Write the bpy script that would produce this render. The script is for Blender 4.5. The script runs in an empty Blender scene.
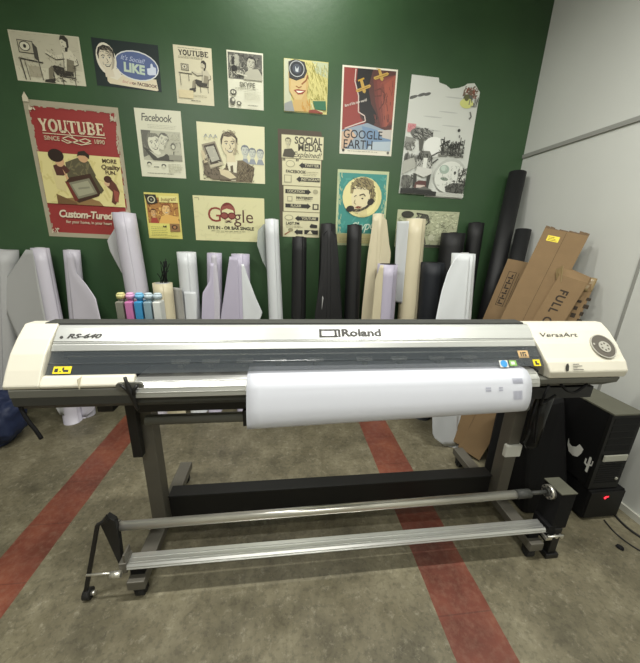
import bpy, bmesh, math, random
from mathutils import Vector, Matrix
random.seed(7)
C = bpy.context.scene
PI = math.pi
def lin(c):
    c = c / 255.0
    return c / 12.92 if c <= 0.04045 else ((c + 0.055) / 1.055) ** 2.4
def rgb(h):
    if isinstance(h, str):
        h = h.lstrip('#'); h = (int(h[0:2], 16), int(h[2:4], 16), int(h[4:6], 16))
    return (lin(h[0]), lin(h[1]), lin(h[2]), 1.0)

# ------------------------------------------------------------------ materials
MATS = {}
def mat(name, col, rough=0.6, metal=0.0, var=0.0, scale=8.0, bump=0.0, bscale=40.0, spec=0.5, stretch=(1, 1, 1), emit=None, estr=0, alpha=None, coat=0):
    m = bpy.data.materials.new(name); m.use_nodes = True
    nt = m.node_tree; b = nt.nodes['Principled BSDF']
    b.inputs['Roughness'].default_value = rough; b.inputs['Metallic'].default_value = metal
    b.inputs['Specular IOR Level'].default_value = spec
    b.inputs['Coat Weight'].default_value = coat
    c = rgb(col); b.inputs['Base Color'].default_value = c
    tc = nt.nodes.new('ShaderNodeTexCoord'); mp = nt.nodes.new('ShaderNodeMapping'); mp.inputs['Scale'].default_value = stretch
    nt.links.new(tc.outputs['Object'], mp.inputs[0])
    if var > 0:
        n = nt.nodes.new('ShaderNodeTexNoise'); n.inputs['Scale'].default_value = scale; n.inputs['Detail'].default_value = 6
        nt.links.new(mp.outputs[0], n.inputs['Vector'])
        mx = nt.nodes.new('ShaderNodeMix'); mx.data_type = 'RGBA'
        mx.inputs[6].default_value = tuple(x * (1 - var) for x in c[:3]) + (1,)
        mx.inputs[7].default_value = tuple(min(1, x * (1 + var)) for x in c[:3]) + (1,)
        nt.links.new(n.outputs['Fac'], mx.inputs[0]); nt.links.new(mx.outputs[2], b.inputs['Base Color'])
    if bump > 0:
        n2 = nt.nodes.new('ShaderNodeTexNoise'); n2.inputs['Scale'].default_value = bscale; n2.inputs['Detail'].default_value = 4
        nt.links.new(mp.outputs[0], n2.inputs['Vector'])
        bp = nt.nodes.new('ShaderNodeBump'); bp.inputs['Strength'].default_value = bump; bp.inputs['Distance'].default_value = 0.01
        nt.links.new(n2.outputs['Fac'], bp.inputs['Height']); nt.links.new(bp.outputs[0], b.inputs['Normal'])
    if emit:
        b.inputs['Emission Color'].default_value = rgb(emit); b.inputs['Emission Strength'].default_value = estr
    if alpha is not None:
        b.inputs['Alpha'].default_value = alpha
    MATS[name] = m
    return m

mat('ivory', 'd6d2c2', 0.42, var=0.04, scale=5)
mat('ivory_shade', 'cfc8b0', 0.55)
mat('silver', 'c6c8c4', 0.34, metal=0.55, var=0.04, scale=3, stretch=(.3, 30, 30))
mat('aluminium', 'c9cac6', 0.32, metal=0.8, var=0.10, scale=6, stretch=(.3, 20, 20))
mat('steel', 'dcdad0', 0.32, metal=0.8, var=0.12, scale=10, stretch=(1, 6, 6))
mat('darkgrey', '3e3f3c', 0.6, var=0.1)
mat('midgrey', '62625a', 0.55, var=0.08)
mat('legmetal', '66635a', 0.5, metal=0.3, var=0.12, scale=7)
mat('black', '141414', 0.5, var=0.15)
mat('blackmatte', '0b0b0c', 0.8, spec=.3)
mat('blackgloss', '15171a', 0.25)
mat('pcblack', '060607', 0.7, spec=.3)
mat('pctop', '59594c', 0.7, var=0.12, scale=14)
mat('pcfront', '131312', 0.55, spec=.3)
mat('pcsilver', 'b4b4a8', 0.35, metal=0.3)
mat('rubber', '1c1b19', 0.8)
mat('interior', '23262a', 0.4)
mat('white', 'd4d4cc', 0.5)
mat('media', 'c9ccd4', 0.65, var=0.015, scale=3)
mat('vinyl', 'bfbcc6', 0.38, bump=.12, bscale=5)
mat('vinyl_grey', 'a9aaa9', 0.5, bump=.12, bscale=5)
mat('vinyl_lilac', 'b7b2c4', 0.4, bump=.12, bscale=5)
mat('vinyl_cream', 'cfc6a8', 0.42, bump=.15, bscale=5)
mat('vinyl_white', 'd0d4d6', 0.35, bump=.12, bscale=5)
mat('vinyl_black', '0e0f10', 0.6, bump=.15, bscale=6)
mat('vinyl_navy', '0d131b', 0.6)
mat('translucent', 'a9b0ac', 0.3, alpha=.75)
mat('card', '7d6647', 0.85, var=0.10, scale=12, bump=.15, bscale=30)
mat('card_in', '63503a', 0.9, var=.1)
mat('card_ink', '33291d', 0.85)
mat('tape', '8b7853', 0.35)
mat('yellow', 'e8d227', 0.5)
mat('amber', 'c8a878', 0.5)
mat('blue', '3f93d0', 0.45)
mat('green', '7fae5a', 0.5)
mat('inkdark', '34332f', 0.5)
mat('printgrey', 'a4a6b4', 0.6)
mat('bottle_k', '75756a', 0.3)
mat('bottle_m', 'b8709e', 0.3)
mat('bottle_c', '3a86b4', 0.3)
mat('bottle_g', '7f96a0', 0.3)
mat('bottle_w', 'c6c9c4', 0.3)
mat('cap_y', 'b9b57a', 0.45)
mat('cap_p', 'c791b6', 0.45)
mat('cap_c', '62a3c6', 0.45)
mat('cap_g', 'a9b7bd', 0.45)
mat('tarp', '14213f', 0.6, bump=.6, bscale=7)
mat('led', 'ff3030', 0.4, emit='ff2a3a', estr=3)
mat('fan_grille', '59544c', 0.6)
mat('fan_hub', 'a9a79c', 0.5)
mat('fixture', 'd8d8d4', 0.5)
mat('tube_glow', 'ffffff', 0.5, emit='fffdf2', estr=6)

# printed paper: colour per face
m = bpy.data.materials.new('printed_paper'); m.use_nodes = True
nt = m.node_tree; b = nt.nodes['Principled BSDF']; b.inputs['Roughness'].default_value = .5
at = nt.nodes.new('ShaderNodeAttribute'); at.attribute_name = 'Col'
nt.links.new(at.outputs['Color'], b.inputs['Base Color']); MATS['print'] = m

# dark see-through front window
m = bpy.data.materials.new('smoked_window'); m.use_nodes = True
nt = m.node_tree; b = nt.nodes['Principled BSDF']
b.inputs['Base Color'].default_value = rgb('50565a'); b.inputs['Roughness'].default_value = .16; b.inputs['Alpha'].default_value = .42
b.inputs['Specular IOR Level'].default_value = .7
MATS['smoked'] = m

# green wall
m = bpy.data.materials.new('green_wall_paint'); m.use_nodes = True
nt = m.node_tree; b = nt.nodes['Principled BSDF']; b.inputs['Roughness'].default_value = .42; b.inputs['Specular IOR Level'].default_value = .4
tc = nt.nodes.new('ShaderNodeTexCoord'); n = nt.nodes.new('ShaderNodeTexNoise'); n.inputs['Scale'].default_value = 1.6; n.inputs['Detail'].default_value = 7
nt.links.new(tc.outputs['Object'], n.inputs['Vector'])
cr = nt.nodes.new('ShaderNodeValToRGB'); cr.color_ramp.elements[0].position = .3; cr.color_ramp.elements[1].position = .7
cr.color_ramp.elements[0].color = rgb('365035'); cr.color_ramp.elements[1].color = rgb('3e5c3b')
nt.links.new(n.outputs['Fac'], cr.inputs[0]); nt.links.new(cr.outputs[0], b.inputs['Base Color'])
n2 = nt.nodes.new('ShaderNodeTexNoise'); n2.inputs['Scale'].default_value = 18; n2.inputs['Detail'].default_value = 3
nt.links.new(tc.outputs['Object'], n2.inputs['Vector'])
bp = nt.nodes.new('ShaderNodeBump'); bp.inputs['Strength'].default_value = .10; bp.inputs['Distance'].default_value = .01
nt.links.new(n2.outputs['Fac'], bp.inputs['Height']); nt.links.new(bp.outputs[0], b.inputs['Normal'])
MATS['greenwall'] = m
mat('greywall', 'c6c8c2', 0.6, var=.05, scale=2.5, bump=.06, bscale=10)
mat('plainwall', 'a8a89c', 0.8)
mat('joint', '8d8e88', 0.6)
mat('skirting', 'b9b9ae', 0.5)

# floor: worn grey-brown cement with two red-painted stripes
m = bpy.data.materials.new('cement_floor'); m.use_nodes = True
nt = m.node_tree; N = nt.nodes; L = nt.links; b = N['Principled BSDF']
tc = N.new('ShaderNodeTexCoord')
def noise(scale, detail=6, rough=.6, vec=None):
    n = N.new('ShaderNodeTexNoise'); n.inputs['Scale'].default_value = scale; n.inputs['Detail'].default_value = detail; n.inputs['Roughness'].default_value = rough
    L.new(vec or tc.outputs['Object'], n.inputs['Vector']); return n.outputs['Fac']
def ramp(fac, stops):
    r = N.new('ShaderNodeValToRGB'); e = r.color_ramp.elements
    while len(e) < len(stops): e.new(.5)
    for i, (p, c) in enumerate(stops): e[i].position = p; e[i].color = c if isinstance(c, tuple) else rgb(c)
    L.new(fac, r.inputs[0]); return r.outputs[0]
def mix(f, a, bb, mode='MIX'):
    x = N.new('ShaderNodeMix'); x.data_type = 'RGBA'; x.blend_type = mode
    if isinstance(f, float): x.inputs[0].default_value = f
    else: L.new(f, x.inputs[0])
    for s, v in ((6, a), (7, bb)):
        if isinstance(v, tuple): x.inputs[s].default_value = v
        else: L.new(v, x.inputs[s])
    return x.outputs[2]
def mth(op, a, v=None, c=None):
    x = N.new('ShaderNodeMath'); x.operation = op
    for i, s in enumerate((a, v, c)):
        if s is None: continue
        if isinstance(s, (int, float)): x.inputs[i].default_value = s
        else: L.new(s, x.inputs[i])
    return x.outputs[0]
W = (1, 1, 1, 1); K = (0, 0, 0, 1)
base = ramp(noise(2.2, 8, .65), [(.3, '524e3d'), (.5, '736d58'), (.7, '918b73')])
speck = ramp(noise(38, 3, .7), [(.38, (.55, .55, .55, 1)), (.5, (1, 1, 1, 1)), (.66, (1.0, 1, 1, 1))])
base = mix(.55, base, speck, 'MULTIPLY')
patch = ramp(noise(9, 5, .75), [(.35, (.60, .58, .53, 1)), (.62, (1, 1, 1, 1))])
base = mix(.6, base, patch, 'MULTIPLY')
lt = ramp(noise(21, 5, .8), [(.55, K), (.72, (.5, .5, .5, 1))])
base = mix(lt, base, rgb('aaa48f'))
red = ramp(noise(3.0, 6, .6), [(.3, '552d23'), (.5, '6f3b2c'), (.75, '8a5038')])
sx = N.new('ShaderNodeSeparateXYZ'); L.new(tc.outputs['Object'], sx.inputs[0])
wob = mth('MULTIPLY', mth('SUBTRACT', noise(5, 4), .5), .012)
xx = mth('ADD', sx.outputs['X'], wob)
def band(a, c2): return mth('MULTIPLY', mth('GREATER_THAN', xx, a), mth('LESS_THAN', xx, c2))
s = mth('MAXIMUM', band(.70, .96), band(-1.46, -1.235))
# tile joints across the stripes
jy = mth('LESS_THAN', mth('FRACT', mth('DIVIDE', mth('ADD', sx.outputs['Y'], 10.0), .33)), .018)
redj = mix(mth('MULTIPLY', jy, .45), red, rgb('4b2820'))
redj = mix(mth('MULTIPLY', ramp(noise(30, 3, .7), [(.45, K), (.75, W)]), .18), redj, rgb('a08a75'))
col = mix(s, base, redj)
L.new(col, b.inputs['Base Color'])
L.new(ramp(noise(6, 4), [(.3, (.38, .38, .38, 1)), (.7, (.6, .6, .6, 1))]), b.inputs['Roughness'])
bp = N.new('ShaderNodeBump'); bp.inputs['Strength'].default_value = .15; bp.inputs['Distance'].default_value = .004
L.new(noise(45, 4), bp.inputs['Height']); L.new(bp.outputs[0], b.inputs['Normal'])
MATS['floor'] = m

# ------------------------------------------------------------------ mesh builder
class MB:
    def __init__(s, *mats):
        s.bm = bmesh.new(); s.mats = list(mats); s.col = s.bm.loops.layers.float_color.new('Col')
    def mi(s, m):
        if m is None: return 0
        if m not in s.mats: s.mats.append(m)
        return s.mats.index(m)
    def _f(s, vs, m=None, smooth=False):
        try: f = s.bm.faces.new(vs)
        except ValueError: return None
        f.material_index = s.mi(m); f.smooth = smooth
        return f
    def hexa(s, P, m=None):
        v = [s.bm.verts.new(p) for p in P]
        for q in ((3, 2, 1, 0), (4, 5, 6, 7), (0, 1, 5, 4), (1, 2, 6, 5), (2, 3, 7, 6), (3, 0, 4, 7)):
            s._f([v[i] for i in q], m)
        return v
    def box(s, x0, x1, y0, y1, z0, z1, m=None, M=None):
        P = [Vector(p) for p in ((x0, y0, z0), (x1, y0, z0), (x1, y1, z0), (x0, y1, z0), (x0, y0, z1), (x1, y0, z1), (x1, y1, z1), (x0, y1, z1))]
        if M is not None: P = [M @ p for p in P]
        s.hexa(P, m)
    def prism(s, prof, x0, x1, m=None, smooth=False, axis='X', x0b=None, x1b=None):
        # prof: list of (Y,Z) extruded along X  (or (X,Z) along Y)
        def P(a, c, x): return (x, a, c) if axis == 'X' else (a, x, c) if axis == 'Y' else (a, c, x)
        A = [s.bm.verts.new(P(a, c, x0)) for a, c in prof]; B = [s.bm.verts.new(P(a, c, x1)) for a, c in prof]
        n = len(prof)
        s._f(A[::-1], m); s._f(B, m)
        for i in range(n): s._f([A[i], A[(i + 1) % n], B[(i + 1) % n], B[i]], m, smooth)
    def cyl(s, p0, p1, r0, r1=None, n=24, m=None, caps=True, smooth=True):
        p0 = Vector(p0); p1 = Vector(p1); r1 = r0 if r1 is None else r1
        d = (p1 - p0).normalized(); u = d.orthogonal().normalized(); w = d.cross(u)
        A = []; B = []
        for i in range(n):
            a = 2 * PI * i / n; e = u * math.cos(a) + w * math.sin(a)
            A.append(s.bm.verts.new(p0 + e * r0)); B.append(s.bm.verts.new(p1 + e * r1))
        for i in range(n): s._f([A[i], A[(i + 1) % n], B[(i + 1) % n], B[i]], m, smooth)
        if caps: s._f(A[::-1], m); s._f(B, m)
    def ring(s, p0, p1, ro, ri, n=32, m=None):
        p0 = Vector(p0); p1 = Vector(p1); d = (p1 - p0).normalized(); u = d.orthogonal().normalized(); w = d.cross(u)
        R = [[], [], [], []]
        for i in range(n):
            a = 2 * PI * i / n; e = u * math.cos(a) + w * math.sin(a)
            R[0].append(s.bm.verts.new(p0 + e * ro)); R[1].append(s.bm.verts.new(p1 + e * ro))
            R[2].append(s.bm.verts.new(p1 + e * ri)); R[3].append(s.bm.verts.new(p0 + e * ri))
        for k in range(4):
            a, b_ = R[k], R[(k + 1) % 4]
            for i in range(n): s._f([a[i], a[(i + 1) % n], b_[(i + 1) % n], b_[i]], m, k in (0, 2))
    def tube(s, pts, r, n=8, m=None):
        pts = [Vector(p) for p in pts]; rings = []
        for i, p in enumerate(pts):
            d = (pts[min(i + 1, len(pts) - 1)] - pts[max(i - 1, 0)]).normalized()
            u = d.cross(Vector((0, 0, 1)))
            u = u.normalized() if u.length > .05 else Vector((1, 0, 0))
            w = d.cross(u).normalized()
            rr = r[i] if isinstance(r, (list, tuple)) else r
            rings.append([s.bm.verts.new(p + (u * math.cos(2 * PI * k / n) + w * math.sin(2 * PI * k / n)) * rr) for k in range(n)])
        for a, b_ in zip(rings, rings[1:]):
            for k in range(n): s._f([a[k], a[(k + 1) % n], b_[(k + 1) % n], b_[k]], m, True)
        s._f(rings[0][::-1], m); s._f(rings[-1], m)
    def sheet(s, grid, t=.001, m=None, smooth=True, nrm=None):
        # grid[i][j] of points, thickness t along local normals
        R = len(grid); Q = len(grid[0]); F = []; Bk = []
        for i in range(R):
            fr = []; bk = []
            for j in range(Q):
                p = Vector(grid[i][j])
                a = Vector(grid[min(i + 1, R - 1)][j]) - Vector(grid[max(i - 1, 0)][j])
                c = Vector(grid[i][min(j + 1, Q - 1)]) - Vector(grid[i][max(j - 1, 0)])
                n_ = a.cross(c)
                n_ = n_.normalized() if n_.length > 1e-12 else Vector((0, -1, 0))
                fr.append(s.bm.verts.new(p)); bk.append(s.bm.verts.new(p + n_ * t))
            F.append(fr); Bk.append(bk)
        for i in range(R - 1):
            for j in range(Q - 1):
                s._f([F[i][j], F[i][j + 1], F[i + 1][j + 1], F[i + 1][j]], m, smooth)
                s._f([Bk[i][j], Bk[i + 1][j], Bk[i + 1][j + 1], Bk[i][j + 1]], m, smooth)
        for i in range(R - 1):
            s._f([F[i][0], F[i + 1][0], Bk[i + 1][0], Bk[i][0]], m); s._f([F[i][-1], Bk[i][-1], Bk[i + 1][-1], F[i + 1][-1]], m)
        for j in range(Q - 1):
            s._f([F[0][j], Bk[0][j], Bk[0][j + 1], F[0][j + 1]], m); s._f([F[-1][j], F[-1][j + 1], Bk[-1][j + 1], Bk[-1][j]], m)
    def text(s, txt, M, size, m=None, color=None, bold=0.0, shear=0.0, xs=1.0, align='CENTER', spacing=1.0, depth=0):
        cu = bpy.data.curves.new('t', 'FONT'); cu.body = txt; cu.size = size; cu.offset = bold * size; cu.shear = shear
        cu.align_x = align; cu.align_y = 'CENTER'; cu.space_character = spacing; cu.resolution_u = 3; cu.extrude = depth
        ob = bpy.data.objects.new('t', cu); C.collection.objects.link(ob)
        dg = bpy.context.evaluated_depsgraph_get(); me = bpy.data.meshes.new_from_object(ob.evaluated_get(dg))
        vs = [s.bm.verts.new(M @ Vector((v.co.x * xs, v.co.y, v.co.z))) for v in me.vertices]
        for p in me.polygons:
            f = s._f([vs[i] for i in p.vertices], m)
            if f and color:
                c = rgb(color)
                for l in f.loops: l[s.col] = c
        bpy.data.objects.remove(ob); bpy.data.curves.remove(cu); bpy.data.meshes.remove(me)
    def build(s, name, parent=None, bevel=0, loc=None, recalc=True):
        if recalc: bmesh.ops.recalc_face_normals(s.bm, faces=s.bm.faces)
        me = bpy.data.meshes.new(name)
        O = Vector(loc) if loc else Vector((0, 0, 0))
        if parent is not None:
            O = Vector((0, 0, 0)); q_ = parent
            while q_ is not None: O = O + q_.location; q_ = q_.parent
        if O.length: bmesh.ops.translate(s.bm, vec=-O, verts=s.bm.verts)
        if not any(x == 'print' for x in s.mats): s.bm.loops.layers.float_color.remove(s.col)
        s.bm.to_mesh(me); s.bm.free()
        for x in s.mats: me.materials.append(MATS[x])
        o = bpy.data.objects.new(name, me); C.collection.objects.link(o)
        if parent is not None: o.parent = parent
        else: o.location = O
        if bevel:
            md = o.modifiers.new('bevel', 'BEVEL'); md.width = bevel; md.segments = 2; md.limit_method = 'ANGLE'; md.angle_limit = math.radians(40)
        return o
def tag(o, label, cat=None, group=None, kind=None):
    if label: o['label'] = label
    if cat: o['category'] = cat
    if group: o['group'] = group
    if kind: o['kind'] = kind
    return o
def thing(name, loc, label, cat, group=None):
    o = bpy.data.objects.new(name, None); C.collection.objects.link(o); o.location = loc; o.empty_display_size = .1
    return tag(o, label, cat, group)

# ------------------------------------------------------------------ room
XR = 2.20; YB = 2.946; XL = -3.3; YF = -2.2; ZC = 4.2
def struct(name, mb): o = mb.build(name); o['kind'] = 'structure'; return o
f = MB('floor'); f.box(XL, XR, YF, YB, -.1, 0); struct('floor', f)
f = MB('greenwall'); f.box(XL, XR, YB, YB + .15, 0, ZC); struct('wall_back', f)
f = MB('greywall'); f.box(XR, XR + .15, YF, YB + .15, 0, ZC); struct('wall_right', f)
f = MB('plainwall'); f.box(XL - .15, XL, YF, YB + .15, 0, ZC); struct('wall_left', f)
f = MB('plainwall'); f.box(XL - .15, XR + .15, YF - .15, YF, 0, ZC); struct('wall_front', f)
f = MB('plainwall'); f.box(XL - .15, XR + .15, YF - .15, YB + .15, ZC, ZC + .1); struct('ceiling', f)
f = MB('skirting'); f.box(XR - .014, XR, YF, YB, 0, .045); struct('baseboard_right', f)
f = MB('joint'); f.box(XR - .012, XR, YF, YB, 2.39, 2.42); struct('trim_1', f)
f = MB('joint'); f.box(XR - .007, XR, 1.70, 1.716, .045, 2.39); struct('trim_2', f)

# ------------------------------------------------------------------ wide format printer
P = thing('wide_format_printer', (0.284, 1.25, 0), 'wide ivory and silver vinyl printer on a grey stand, white sheet hanging in front', 'printer')
cover = [(1.335, 1.281), (1.283, 1.283), (1.226, 1.236), (1.183, 1.192), (1.148, 1.142), (1.118, 1.092), (1.122, 1.078), (1.335, 1.06)]
# lower body
mb = MB('darkgrey', 'midgrey')
mb.prism([(1.335, 1.28), (1.335, .93), (1.16, .98), (1.125, 1.01), (1.122, 1.045), (1.16, 1.06), (1.30, 1.06), (1.30, 1.28)], -.985, 1.10, 'darkgrey')
mb.box(-.985, -.558, 1.119, 1.16, 1.045, 1.077, 'midgrey')
mb.prism([(1.345, 1.2855), (1.345, 1.25), (1.285, 1.25), (1.285, 1.2855)], -.93, 1.13, 'darkgrey')
mb.build('lower_body', P, .003)
mb = MB('darkgrey', 'midgrey', 'black')
mb.prism([(1.335, 1.065), (1.335, .98), (1.19, 1.0), (1.135, 1.04), (1.128, 1.066)], 1.14, 1.545, 'midgrey')
mb.box(1.13, 1.50, 1.19, 1.33, .93, .99, 'black')
mb.build('right_underside', P, .003)
# left cover
mb = MB('ivory')
mb.prism(cover, -1.0, -.878, smooth=False)
mb.prism([(1.142, 1.119), (1.116, 1.091), (1.122, 1.078), (1.16, 1.078), (1.16, 1.119)], -.8795, -.558)
o = mb.build('left_cover', P, .006)
mb = MB('ivory_shade'); mb.box(-.744, -.7425, 1.1135, 1.15, 1.079, 1.1185); mb.build('cover_seam', o)
# right cover with chamfered front strip
mb = MB('ivory')
rc = [(1.335, 1.280), (1.302, 1.281), (1.256, 1.253), (1.203, 1.206), (1.158, 1.155), (1.142, 1.140), (1.121, 1.103), (1.128, 1.068), (1.335, 1.06)]
A = [mb.bm.verts.new((1.135 + .036 * (1.29 - z) / .19, y, z)) for y, z in rc]
B = [mb.bm.verts.new((1.567, y, z)) for y, z in rc]
mb._f(A[::-1]); mb._f(B)
for i in range(len(rc)): mb._f([A[i], A[(i + 1) % len(rc)], B[(i + 1) % len(rc)], B[i]])
rcov = mb.build('right_cover', P, .006)
# round logo grille on right cover (on the slanted face)
def slant(x, y):  # frame on right cover's slanted face: x across, up slope
    p0 = Vector((0, 1.158, 1.155)); p1 = Vector((0, 1.256, 1.253)); d = (p1 - p0).normalized()
    nrm = Vector((0, -d.z, d.y)); o_ = p0 + d * y + nrm * .0035; o_.x = x
    return Matrix(((1, 0, nrm.x, o_.x), (0, d.y, nrm.y, o_.y), (0, d.z, nrm.z, o_.z), (0, 0, 0, 1)))
M0 = slant(1.478, .052)
mb = MB('fan_grille', 'fan_hub')
c0 = M0 @ Vector((0, 0, .001)); nn = (M0.to_3x3() @ Vector((0, 0, 1)))
mb.cyl(c0, c0 + nn * .004, .058, n=40)
mb.cyl(c0 + nn * .004 + M0.to_3x3() @ Vector((.004, -.004, 0)), c0 + nn * .007 + M0.to_3x3() @ Vector((.004, -.004, 0)), .028, n=32, m='fan_hub')
mb.ring(c0, c0 + nn * .006, .060, .056, n=40, m='fan_hub')
for k in range(6):
    a = k * PI / 3 + .3
    q = M0 @ Vector((.004 + .017 * math.cos(a), -.004 + .017 * math.sin(a), .0075)); mb.cyl(q, q + nn * .0006, .005, n=10, m='fan_grille')
q = M0 @ Vector((-.042, .012, .005)); mb.cyl(q, q + nn * .001, .005, n=12, m='fan_hub')
o = mb.build('round_vent', rcov); o['label'] = 'round grey vent with pale centre'
mb = MB('inkdark'); mb.text('VersaArt', slant(1.278, .114) @ Matrix.Translation((0, 0, .001)), .031, bold=.0, xs=1.7, shear=.15); mb.build('model_lettering', rcov)
fr = Matrix(((1, 0, 0, 1.262), (0, .38, -.92, 1.130), (0, .92, .38, 1.1225), (0, 0, 0, 1)))
mb = MB('inkdark')
for k in range(4): mb.box(-.03, -.03 + (.03, .045, .02, .05)[k], .010 - k * .008, .013 - k * .008, 0.004, .0045, M=fr @ Matrix.Translation((.05, 0, 0)))
mb.prism([(-.018, -.006), (-.012, .012), (-.004, .016), (.0, .004), (-.004, -.016), (-.014, -.02)], .003, .0045, axis='Z')
for v in mb.bm.verts[-12:]: v.co = fr @ v.co
mb.build('small_print', rcov)
# silver long top cover
mb = MB('silver', 'midgrey')
top = [(1.300, 1.278), (1.280, 1.276), (1.268, 1.268), (1.226, 1.2225), (1.2245, 1.2165), (1.2205, 1.2155), (1.207, 1.195), (1.212, 1.190), (1.30, 1.19)]
mb.prism(top, -.875, 1.150)
o = mb.build('top_cover', P, .0015)
def sl2(x, t, w=0):   # frame on silver face
    p0 = Vector((0, 1.226, 1.2225)); p1 = Vector((0, 1.268, 1.268)); d = (p1 - p0).normalized(); nrm = Vector((0, -d.z, d.y))
    o_ = p0 + d * t + nrm * w; o_.x = x
    return Matrix(((1, 0, nrm.x, o_.x), (0, d.y, nrm.y, o_.y), (0, d.z, nrm.z, o_.z), (0, 0, 0, 1)))
mb = MB('inkdark'); mb.box(-.875, 1.15, -.0008, .0008, .0, .0008, M=sl2(0, .004, .0003)); mb.build('cover_groove', o)
# brand lettering
mb = MB('inkdark')
F = sl2(.290, .034, .001)
mb.text('Roland', F @ Matrix.Translation((.048, 0, 0)), .048, bold=.045, xs=1.30, spacing=1.02, depth=.0006)
for a, b2, c_, d_ in ((-.136, -.048, .012, .019), (-.136, -.056, -.019, -.012), (-.136, -.126, -.018, .018), (-.070, -.060, -.018, .018), (-.054, -.044, -.018, .018)):
    mb.box(a, b2, c_, d_, 0, .0012, M=F)
mb.build('brand_lettering', o)
mb = MB('inkdark'); mb.text('RS-640', sl2(-.772, .026, .001), .026, bold=.04, xs=1.6, shear=.3); mb.cyl(sl2(-.850, .022) @ Vector((0, 0, 0)), sl2(-.850, .022) @ Vector((0, 0, .002)), .006, n=14); mb.build('model_number', o)
# smoked window
mb = MB('smoked')
mb.prism([(1.209, 1.195), (1.150, 1.122), (1.153, 1.120), (1.212, 1.192)], -.872, 1.160)
win = mb.build('front_window', P)
mb = MB('smoked'); mb.prism([(1.177, 1.157), (1.174, 1.1535), (1.1735, 1.1555)], -.872, 1.155); mb.build('window_ridge', win)
def wn(x, t, w=.0006):
    p0 = Vector((0, 1.150, 1.122)); p1 = Vector((0, 1.209, 1.195)); d = (p1 - p0).normalized(); nrm = Vector((0, -d.z, d.y)); o_ = p0 + d * t + nrm * w; o_.x = x
    return Matrix(((1, 0, nrm.x, o_.x), (0, d.y, nrm.y, o_.y), (0, d.z, nrm.z, o_.z), (0, 0, 0, 1)))
def label(x, t, w, h, m, ink=None, name='warning_label', lab=None):
    q = MB(m, 'inkdark'); q.box(-w / 2, w / 2, -h / 2, h / 2, 0, .0006, m, M=wn(x, t))
    if ink:
        for (a, b2, c_, d_) in ink: q.box(a, b2, c_, d_, .0006, .0009, 'inkdark', M=wn(x, t))
    o_ = q.build(name, win)
    if lab: o_['label'] = lab
label(-.818, .018, .062, .028, 'yellow', [(-.026, -.014, -.008, .006), (.0, .006, -.002, .010), (.004, .022, -.008, .001), (-.008, -.002, -.008, -.004)], lab='yellow warning label')
label(1.075, .055, .05, .034, 'amber', [(-.014, -.008, -.010, .010), (-.004, .014, .004, .010), (-.004, .002, -.010, .004), (.006, .014, -.010, .000)], lab='amber label with black marks')
label(1.128, .014, .034, .030, 'yellow', [(-.008, .002, -.010, .008), (.0, .010, -.010, -.002)], lab='yellow warning label')
# interior: rail, carriage path, pinch rollers
mb = MB('interior')
mb.box(-.872, 1.15, 1.285, 1.299, 1.10, 1.19); mb.box(-.872, 1.15, 1.16, 1.285, 1.07, 1.094)
mb.build('interior_tray', P)
mb = MB('darkgrey', 'steel'); mb.box(-.872, 1.15, 1.262, 1.284, 1.145, 1.185, 'darkgrey'); mb.box(-.872, 1.15, 1.258, 1.262, 1.150, 1.156, 'steel'); mb.build('carriage_rail', P)
for k, x in enumerate((-.42, -.30, -.16, -.02, .14, .36, .52, .70, .86)):
    mb = MB('white', 'midgrey'); mb.cyl((x - .012, 1.235, 1.112), (x + .012, 1.235, 1.112), .0085, n=14, m='midgrey'); mb.box(x - .035, x + .035, 1.236, 1.258, 1.124, 1.134, 'white'); mb.build('pinch_roller', P)
# silver apron
apr = [(1.285, 1.098), (1.155, 1.106), (1.13, 1.098), (1.110, 1.080), (1.102, 1.062), (1.099, 1.045)]
def offs(pr, d):
    out = []
    for i, (y, z) in enumerate(pr):
        a = pr[max(i - 1, 0)]; c_ = pr[min(i + 1, len(pr) - 1)]; ty, tz = c_[0] - a[0], c_[1] - a[1]; l = math.hypot(ty, tz)
        out.append((y + tz / l * d, z - ty / l * d))
    return out
mb = MB('aluminium'); mb.prism(apr + offs(apr, -.006 if False else .0)[::-1][:0] + [(1.108, 1.04), (1.115, 1.06), (1.135, 1.085), (1.16, 1.094), (1.285, 1.09)], -.557, 1.115)
for yy, zz in ((1.128, 1.0985), (1.1095, 1.081), (1.1025, 1.066)): mb.prism([(yy, zz), (yy - .0025, zz - .001), (yy - .001, zz - .004)], -.555, 1.11)
mb.build('platen_apron', P, .001)
# hanging printed sheet
path = [(1.275, 1.105), (1.22, 1.1085), (1.155, 1.1115), (1.128, 1.104), (1.104, 1.085), (1.090, 1.060), (1.078, 1.02), (1.070, .975), (1.072, .93), (1.088, .905), (1.115, .900), (1.15, .915)]
# smooth resample
def crm(pts, n=5):
    out = []
    P_ = [pts[0]] + list(pts) + [pts[-1]]
    for i in range(1, len(P_) - 2):
        for k in range(n):
            t = k / n; a, b2, c_, d_ = P_[i - 1], P_[i], P_[i + 1], P_[i + 2]
            out.append(tuple(.5 * ((2 * b2[j]) + (-a[j] + c_[j]) * t + (2 * a[j] - 5 * b2[j] + 4 * c_[j] - d_[j]) * t * t + (-a[j] + 3 * b2[j] - 3 * c_[j] + d_[j]) * t ** 3) for j in range(len(a))))
    out.append(tuple(pts[-1])); return out
pp = crm(path, 6)
grid = []
for y, z in pp:
    row = []
    for k in range(25):
        u = k / 24; x = -.141 + u * (1.066 + .141)
        s_ = max(0, (1.06 - z)) / .16
        row.append((x - s_ * .02 * (u > .98) + s_ * .006 * u, y - .010 * s_ * (1 - u), z + .030 * s_ * u * (1 if z < 1.06 else 0)))
    grid.append(row)
mb = MB('media'); mb.sheet(grid, .0008)
media = mb.build('vinyl_sheet', P); media['label'] = 'white vinyl sheet coming out of the printer'
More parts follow.
